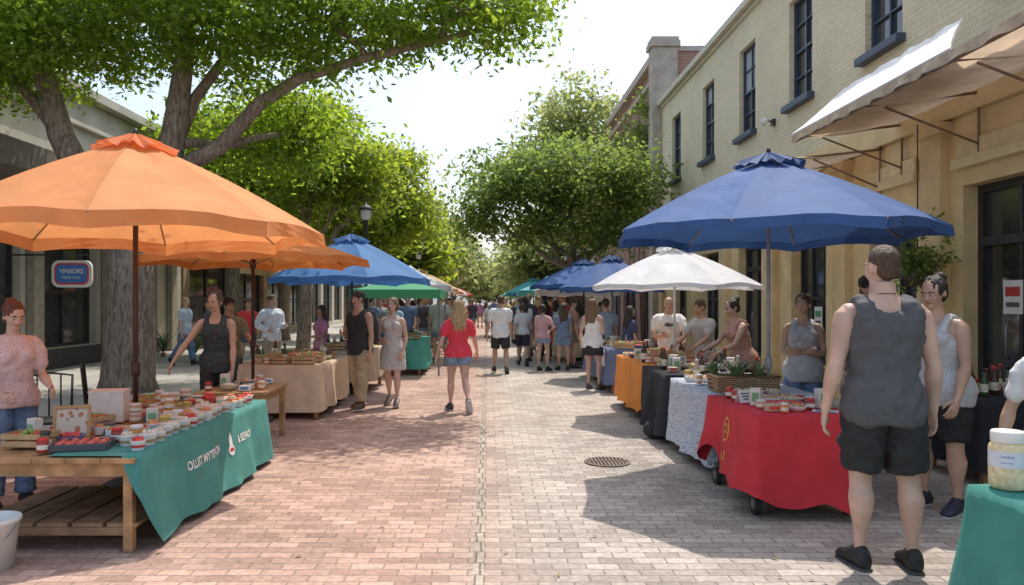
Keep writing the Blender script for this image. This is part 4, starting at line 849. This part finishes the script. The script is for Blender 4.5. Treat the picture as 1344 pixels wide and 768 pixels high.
def mk_bottle(col,cap,lab,g,h=.24):
    t=thing('bottle',lab,'bottle',(0,0,-5),group=g)
    mb=MB(); mb.lathe([(.03,0),(.033,.008),(.033,h*.55),(.014,h*.75),(.013,h*.92)],n=14); mb.lathe([(.0335,h*.15),(.0335,h*.45)],n=14,mi=1,cap=False); mb.obj('body',t,[M(col,.12,.2),M((.7,.65,.5),.6,.2,40)],True)
    mb=MB(); mb.lathe([(.016,h*.9),(.016,h),(.012,h*1.01)],n=12); mb.obj('cap',t,[M(cap,.4,.05)],True); return t
def mk_bowl(col,fill,lab,g):
    t=thing('bowl',lab,'bowl',(0,0,-5),group=g)
    mb=MB(); mb.lathe([(.04,0),(.07,.02),(.09,.05),(.085,.05),(.066,.024)],n=18,cap=False); mb.obj('dish',t,[M(col,.35,.05)],True)
    mb=MB(); 
    for k in range(14): a=k*2.4; rr=.014*math.sqrt(k+1); mb.ell((rr*math.cos(a),rr*math.sin(a),.045+.01*R.random()),(.017,.017,.014),8,6,k%2)
    mb.obj('contents',t,[M(fill,.5,.3,50),M(tuple(min(1,c*1.5) for c in fill),.5,.3,50)],True); return t
def mk_pack(c1,c2,lab,g,d=(.12,.08,.06)):
    t=thing('packet',lab,'packet',(0,0,-5),group=g); w,l,h=d
    mb=MB(); mb.box((0,0,h/2),d); mb.obj('box',t,[M(c1,.5,.08)],bevel=.006)
    mb=MB(); mb.box((0,-l/2-.0015,h/2),(w*.7,.002,h*.5)); mb.obj('label_panel',t,[M(c2,.5,.1)]); return t
def mk_leaflet():
    t=thing('leaflet','printed paper leaflet lying flat on the table','leaflet',(0,0,-5),group='paper leaflets on the tables')
    mb=MB(); mb.box((0,0,.002),(.21,.15,.003)); mb.obj('sheet',t,[M((.72,.72,.74),.6,.05)])
    mb=MB(); mb.box((-.04,.03,.0045),(.09,.05,.001)); 
    for i in range(4): mb.box((.01,-.02-.015*i,.0045),(.16,.006,.001))
    mb.obj('print',t,[M((.15,.2,.35),.6,.3)]); return t
def mk_tray(col,fill,lab):
    t=thing('tray',lab,'tray',(0,0,-5),group='trays of goods on the stalls'); mb=MB(); mb.box((0,0,.006),(.3,.2,.012))
    for c,s in(((0,-.1,.02),(.3,.01,.04)),((0,.1,.02),(.3,.01,.04)),((-.15,0,.02),(.01,.19,.04)),((.15,0,.02),(.01,.19,.04))): mb.box(c,s)
    mb.obj('tray_base',t,[M(col,.5,.1)],bevel=.003); mb=MB()
    for i in range(5):
        for j in range(3): mb.ell((-.11+.055*i,-.06+.06*j,.03),(.024+.004*R.random(),.024,.016+.006*R.random()),8,6,(i+j)%2)
    mb.obj('contents',t,[M(fill,.6,.3,40),M(tuple(min(1,c*1.35) for c in fill),.6,.3,40)],True); return t
def mk_crate():
    t=thing('crate','small slatted wooden crate with produce on the stall','crate',(0,0,-5),group='small crates on the stalls'); mb=MB()
    for zz in(.03,.08): 
        for s in(-1,1): mb.box((0,s*.1,zz),(.3,.008,.035)); mb.box((s*.146,0,zz),(.008,.19,.035))
    for sx in(-1,1):
        for sy in(-1,1): mb.box((sx*.136,sy*.09,.05),(.015,.012,.1))
    mb.box((0,0,.008),(.28,.18,.008)); mb.obj('slats',t,[M((.5,.33,.18),.7,.25)]); mb=MB()
    for k in range(22): mb.ell((R.uniform(-.11,.11),R.uniform(-.07,.07),.06+R.uniform(0,.035)),(.025,.025,.022),8,6,k%2)
    mb.obj('contents',t,[M((.55,.1,.04),.4,.2),M((.25,.4,.08),.4,.2)],True); return t
def mk_card():
    t=thing('price_card','small folded white price card standing on stall','sign',(0,0,-5),group='price cards on the stalls'); mb=MB()
    r=Matrix.Rotation(rad(-18),3,'X'); mb.box((0,-.015,.05),(.12,.003,.1),rot=r); mb.box((0,.018,.05),(.12,.003,.1),rot=Matrix.Rotation(rad(18),3,'X')); mb.obj('card',t,[M((.78,.77,.72),.6,.04)])
    mb=MB()
    for i in range(3): mb.box(Vector((0,-.0175,.05))+r@Vector((0,0,.025-.022*i)),(.08-.015*i,.002,.009),rot=r)
    mb.obj('print',t,[M((.08,.08,.1),.6)]); return t
CUPS=[mk_cup((.6,.06,.04)),mk_cup((.65,.28,.12),band=(.75,.7,.65),lab='white cup with orange filling on market table'),mk_cup((.7,.6,.5),band=(.5,.3,.15),lab='white cup with cream filling on market table')]
JARS=[mk_jar((.65,.25,.05),(.75,.73,.7),'glass jar of orange preserve with white lid','preserve jars on the stalls'),mk_jar((.35,.04,.03),(.6,.05,.04),'glass jar of red jam with red lid','preserve jars on the stalls'),mk_jar((.55,.33,.09),(.65,.45,.12),'glass jar of honey with gold lid','preserve jars on the stalls'),mk_jar((.6,.3,.16),(.75,.72,.66),'squat jar of peach preserve with cream lid','preserve jars on the stalls',.042,.06),mk_jar((.12,.16,.05),(.05,.05,.05),'glass jar of green pickle with black lid','preserve jars on the stalls',.03,.1)]
BOT=[mk_bottle((.07,.03,.015),(.6,.05,.04),'dark glass bottle with red cap','bottles on the stalls'),mk_bottle((.04,.08,.03),(.02,.02,.02),'green glass bottle with black cap','bottles on the stalls'),mk_bottle((.5,.45,.33),(.7,.7,.7),'pale glass bottle with white cap','bottles on the stalls',.18)]
BOWL=[mk_bowl((.7,.7,.68),(.5,.25,.1),'white bowl filled with small baked goods','bowls of goods on the stalls'),mk_bowl((.1,.15,.3),(.45,.05,.05),'blue bowl filled with red fruit','bowls of goods on the stalls'),mk_bowl((.5,.45,.35),(.5,.42,.3),'tan bowl filled with nuts','bowls of goods on the stalls')]
PACK=[mk_pack((.6,.45,.3),(.7,.1,.08),'small tan packet with red label','small packets on the stalls'),mk_pack((.75,.75,.73),(.1,.25,.6),'small white packet with blue label','small packets on the stalls'),mk_pack((.1,.1,.12),(.7,.6,.3),'small black packet with gold label','small packets on the stalls'),mk_pack((.7,.66,.6),(.2,.4,.2),'tall cream carton with green label','small packets on the stalls',(.09,.07,.16)),mk_pack((.5,.2,.14),(.7,.65,.5),'small rust carton with cream label','small packets on the stalls',(.1,.06,.12))]
TR=[mk_tray((.7,.7,.68),(.5,.28,.12),'white tray of small round pastries'),mk_tray((.08,.08,.09),(.55,.1,.08),'black tray of red sweets')]
ALL={'c':CUPS,'j':JARS,'b':BOT,'o':BOWL,'p':PACK,'l':[mk_leaflet()],'t':TR,'k':[mk_crate()],'s':[mk_card()]}; used=set(); RAD={'c':.05,'j':.044,'b':.04,'o':.095,'p':.07,'l':.12,'t':.16,'k':.17,'s':.06}
def put(kind,x,y,z,rz=0,sc=1,idx=None):
    L=ALL[kind]; o=L[idx] if idx is not None else R.choice(L)
    if o.name not in used: used.add(o.name); o.location=(x,y,z); o.rotation_euler=(0,0,rz); o.scale=(sc,)*3; return
    dup(o,(x,y,z),rz,sc)
def fill(x0,x1,y0,y1,z,kinds,n,occ=None,sc=(.9,1.15)):
    occ=occ if occ is not None else []
    ks=sorted([R.choice(kinds) for _ in range(n)],key=lambda k:-RAD[k])
    for k in ks:
        s=R.uniform(*sc)
        for tr in range(14):
            m_=min(RAD[k],(x1-x0)*.3); x,y=R.uniform(x0+m_,x1-m_),R.uniform(y0+m_,y1-m_)
            if all((x-a)**2+(y-b)**2>(RAD[k]*s+c)**2*.8 for a,b,c in occ):
                occ.append((x,y,RAD[k]*s)); put(k,x,y,z,R.uniform(-.5,.5),s); break
    return occ
zt=.612
occ=[(-2.99,6.45,.06),(-2.95,5.4,.14),(-3.05,6.15,.17)]
y=4.95
while y<7.35:
    s=R.uniform(1.15,1.5); put('c',-2.29+R.uniform(-.02,.02),y+R.uniform(-.015,.015),zt,R.random()*6,s); occ.append((-2.29,y,.06)); y+=R.uniform(.125,.17)
y=5.1
while y<7.3:
    put(R.choice('cccj'),-2.44+R.uniform(-.03,.03),y,zt,R.random()*6,R.uniform(1.1,1.4)); occ.append((-2.44,y,.06)); y+=R.uniform(.12,.17)
for i in range(8):
    for j in range(3):
        x,yy=-2.60-.11*j+R.uniform(-.02,.02),6.1+.15*i+R.uniform(-.03,.03)
        if R.random()<.15: continue
        q=R.choice((0,0,3,2,1)); hz={3:.076}.get(q,.103)
        put('j',x,yy,zt,0,1.15,q); occ.append((x,yy,.047))
        if R.random()<.5: put('j',x,yy,zt+hz,0,1.1,R.choice((0,3,3)))
fill(-2.95,-2.5,4.82,6.0,zt,'coccltpjo',40,occ)
fill(-3.25,-2.5,4.85,7.45,zt,'ckojoplttsb',80,occ)
fill(-3.3,-2.3,10.25,12.1,.718,'jopbcjtks',70)
fill(-3.05,-2.4,8.05,8.95,.622,'jcpo',20)
fill(-2.85,-2.05,12.75,14.5,.74,'jopbk',30); fill(-2.15,-1.45,16.3,18.2,.74,'jopk',18)
fill(2.0,2.64,5.55,6.7,.757,'otljcopcjts',40,[(2.3,6.45,.05)],(.8,1.05))
rocc=[(2.25,7.02,.2),(2.5,7.02,.2),(2.58,7.0,.12)]
fill(2.05,2.9,7.2,8.25,.747,'jopblts',36,rocc); fill(2.05,2.9,9.8,11.7,.757,'jopbokts',50); fill(2.05,2.9,8.5,9.7,.762,'opbtj',26)
fill(2.15,2.85,13,16.2,.747,'jopbk',34)
fill(4.25,4.95,6.55,7.35,.737,'bbbjb',22)
t=thing('picture_frame','wooden framed small picture standing on the table','picture frame',(-2.95,5.4,.612),rad(20))
rt=Matrix.Rotation(rad(-12),3,'X'); mb=MB()
for c,s in(((0,0,.01),(.24,.02,.025)),((0,0,.215),(.24,.02,.025)),((-.11,0,.1125),(.022,.019,.18)),((.11,0,.1125),(.022,.019,.18))): mb.box(rt@Vector(c),s,rot=rt)
mb.box((0,.06,.08),(.02,.01,.17),rot=Matrix.Rotation(rad(25),3,'X')); mb.obj('frame',t,[M((.5,.27,.1),.4,.2)],bevel=.003)
mb=MB(); mb.box(rt@Vector((0,.003,.1125)),(.2,.008,.18),rot=rt); mb.obj('picture',t,[PT((.65,.55,.45),(.5,.2,.1),18,.3)])
t=thing('cardboard_box','white cardboard box with taped lid on the table','box',(-3.05,6.15,.612),rad(10))
mb=MB(); mb.box((0,0,.12),(.26,.2,.24)); mb.obj('carton',t,[M((.76,.68,.62),.7,.06)],bevel=.004)
mb=MB(); mb.box((0,0,.245),(.268,.208,.012)); mb.box((0,-.1,.21),(.06,.012,.07)); mb.obj('lid',t,[M((.78,.7,.64),.7,.05)])
t=thing('bucket','white plastic bucket with wire handle on the paving','bucket',(-2.93,4.5,0))
mb=MB(); mb.lathe([(.115,0),(.145,.27),(.155,.275),(.155,.3),(.145,.3),(.115,.01)],n=24,cap=True); mb.obj('pail',t,[M((.7,.7,.68),.4,.05)],True)
mb=MB(); mb.tube([(.155*math.cos(a),.155*math.sin(a)*.3-.15*abs(math.sin(a)),.27-.12*abs(math.sin(a))) for a in [math.pi*i/12 for i in range(13)]],[.004]*13,6); mb.obj('handle',t,[STEEL],True)
t=thing('plastic_tub','tall cream plastic tub with ribbed lid and printed label','tub',(2.32,3.4,.745))
mb=MB(); mb.lathe([(.064,0),(.072,.01),(.074,.03),(.074,.185),(.06,.21)],n=28); mb.obj('tub',t,[M((.74,.60,.36),.3,.22,45)],True)
mb=MB(); mb.lathe([(.0746,.1),(.0746,.17)],n=28,cap=False); mb.obj('label_panel',t,[M((.66,.68,.74),.5,.05)])
mb=MB(); mb.lathe([(.064,.207),(.066,.21),(.066,.25),(.061,.257)],n=40); mb.obj('lid',t,[M((.8,.78,.72),.4,.04)],True)
for zz,tx,sz in((.148,'OAMIAL',.016),(.122,'BARLY MIX',.010)):
    me=textmesh(tx,sz)
    for v in me.vertices:
        a=-math.pi/2-.62+v.co.x/.075; v.co=(.0752*math.cos(a),.0752*math.sin(a),zz+v.co.y)
    mkobj('lettering',me,t,[M((.2,.28,.55),.5)])
t=thing('wicker_basket','rectangular wicker basket tray on the floral table','basket',(2.36,7.02,.747))
wk=brick((.6,.42,.24),(.48,.32,.17),(.16,.1,.05),.04,.018,(0,2),.005,1.0,.2,'wicker')
mb=MB(); 
for c,s in(((0,-.14,.07),(.56,.02,.14)),((0,.14,.07),(.56,.02,.14)),((-.27,0,.07),(.02,.262,.14)),((.27,0,.07),(.02,.262,.14)),((0,0,.012),(.52,.262,.015))): mb.box(c,s)
mb.obj('weave',t,[wk],bevel=.004)
mb=MB(); P=[(-.28,-.15,.145),(.28,-.15,.145),(.28,.15,.145),(-.28,.15,.145),(-.28,-.15,.145)]
mb.tube(P,[.012]*5,8); mb.obj('rim',t,[M((.48,.32,.16),.7,.2)],True)
def spiky(x,y,z,h,label,n=26,col=(.08,.16,.06),sp=.7):
    t=thing('potted_plant',label,'plant',(x,y,z)); mb=MB(); mb.lathe([(.05,0),(.065,.1),(.07,.11),(.06,.11),(.055,.09)],n=14); mb.obj('pot',t,[M((.4,.2,.12),.8,.1)],True)
    mb=MB()
    for i in range(n):
        a=R.random()*6.28; s=R.uniform(.15,sp); L=h*R.uniform(.6,1); d=Vector((math.cos(a)*s,math.sin(a)*s,1)).normalized(); w=Vector((-math.sin(a),math.cos(a),0))*.012
        p0=Vector((0,0,.09)); p1=p0+d*L*.5; p2=p0+d*L*.85+Vector((math.cos(a),math.sin(a),-.2))*L*.2
        mb.add([p0-w,p0+w,p1+w*1.2,p1-w*1.2,p2],[(0,1,2,3),(3,2,4)])
    mb.obj('leaves',t,[M(col,.5,.3,20,trans=.25)])
spiky(2.2,7.42,.747,.26,'small spiky green succulent in clay pot',col=(.14,.24,.1)); spiky(2.5,7.5,.747,.22,'small spiky green plant in clay pot'); spiky(2.28,7.0,.765,.27,'small green plant sitting in the wicker basket',34,(.2,.3,.13),.9); spiky(2.5,7.02,.765,.24,'small green plant sitting in the wicker basket',30,(.25,.3,.13),.9)
for x,y in((-7.2,18.6),(-7.0,19.2),(-4.9,16.6),(-8.6,20.2)): spiky(x,y,.1,.9,'large leafy pavement plant in clay pot',40,(.1,.18,.06))
t=thing('hanging_plant','bushy green hanging plant beside the shop door','plant',(5.05,8.95,1.75))
cl=[(R.gauss(0,.13),R.gauss(0,.13),.3+R.gauss(0,.13)) for _ in range(60)]; mkobj('foliage',leafmesh(cl,22,.07,.035),t,[LM2])
mb=MB(); mb.lathe([(.1,0),(.17,.12),(.18,.14)],n=16); mb.obj('pot',t,[M((.1,.07,.05),.8)],True)
mb=MB(); mb.tube([(0,0,.14),(0,0,1.9)],[.008,.008],6); mb.obj('hanger',t,[DARK])
t=thing('bag','black fabric bag slumped on the paving','bag',(1.95,8.75,0)); mb=MB(); mb.ell((0,0,.11),(.17,.13,.12),14,10); mb.ell((.06,.1,.08),(.12,.12,.09),12,8); me=bake(mb,.02,2); mkobj('pouch',me,t,[M((.03,.03,.032),.8,.3)],True)
mb=MB(); mb.tube([(-.1,0,.19),(-.06,-.03,.28),(.05,-.03,.29),(.1,0,.2)],[.012]*4,8); mb.obj('handle',t,[BLACKM],True)
t=thing('carrier_bag','white and red carrier bag held at hand height','bag',(2.13,13.45,.42)); mb=MB(); mb.rings([(Vector((0,0,z)),Vector((w,0,0)),Vector((0,d,0))) for z,w,d in((0,.1,.05),(.02,.13,.07),(.2,.13,.06),(.3,.11,.02))],12); mb.obj('bag_body',t,[M((.7,.7,.68),.4,.05)],True)
mb=MB(); mb.box((0,-.07,.15),(.15,.012,.14)); mb.obj('printed_panel',t,[M((.6,.04,.04),.4,.1)])
mb=MB(); mb.tube([(-.06,0,.29),(-.03,0,.38),(.03,0,.38),(.06,0,.29)],[.006]*4,6); mb.obj('handle',t,[WHITE])
def chair(x,y,rz):
    t=thing('chair','black metal cafe chair standing on the paving','chair',(x,y,0),rz); mb=MB(); mb.box((0,0,.45),(.42,.42,.03)); mb.obj('seat',t,[BLACKM],bevel=.01)
    for sx in(-1,1):
        for sy in(-1,1): mb=MB(); mb.tube([(sx*.18,sy*.18,.44),(sx*.21,sy*.22,0)],[.014,.012],8); mb.obj('leg',t,[BLACKM])
    mb=MB(); mb.tube([(-.19,.2,.45),(-.2,.24,.85),(0,.26,.88),(.2,.24,.85),(.19,.2,.45)],[.014]*5,8)
    for k in(-.1,0,.1): mb.tube([(k,.205,.46),(k,.25,.86)],[.008,.008],6)
    mb.obj('backrest',t,[BLACKM],True)
chair(-4.15,7.2,.5); chair(-4.3,8.6,2.0)
# ------------------------------------------------------------------ light, world, camera
el=62; hx,hy=-.42,-.907
sd=Vector((hx*math.cos(rad(el)),hy*math.cos(rad(el)),-math.sin(rad(el))))
L=bpy.data.lights.new('sun','SUN'); L.energy=3.9; L.angle=rad(.53); L.color=(1,.94,.85); lo=bpy.data.objects.new('sun',L); COL.objects.link(lo); lo.rotation_euler=sd.to_track_quat('-Z','Y').to_euler(); lo.location=(0,0,30)
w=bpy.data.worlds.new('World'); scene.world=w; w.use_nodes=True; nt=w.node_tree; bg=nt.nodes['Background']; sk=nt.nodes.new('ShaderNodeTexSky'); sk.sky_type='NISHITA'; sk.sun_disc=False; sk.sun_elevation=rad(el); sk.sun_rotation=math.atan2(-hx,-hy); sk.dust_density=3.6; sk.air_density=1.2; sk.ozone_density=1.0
hz=nt.nodes.new('ShaderNodeVectorMath'); hz.operation='ADD'; hz.inputs[1].default_value=(2.2,2.55,3.0)   # constant fill light added to the sky, whitens it and lifts the shade
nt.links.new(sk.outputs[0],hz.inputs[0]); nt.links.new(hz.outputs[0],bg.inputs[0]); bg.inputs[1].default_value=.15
cam=bpy.data.cameras.new('camera'); co=bpy.data.objects.new('camera',cam); COL.objects.link(co); co.location=(0,0,1.58); co.rotation_euler=(rad(90),0,0); cam.sensor_width=36; cam.lens=26.786; cam.shift_x=32/1344; cam.shift_y=11/1344; cam.clip_end=1500; cam.clip_start=.1
scene.camera=co
scene.view_settings.view_transform='Standard'; scene.view_settings.look='None'; scene.view_settings.exposure=0
print('done',time.time()-T0)
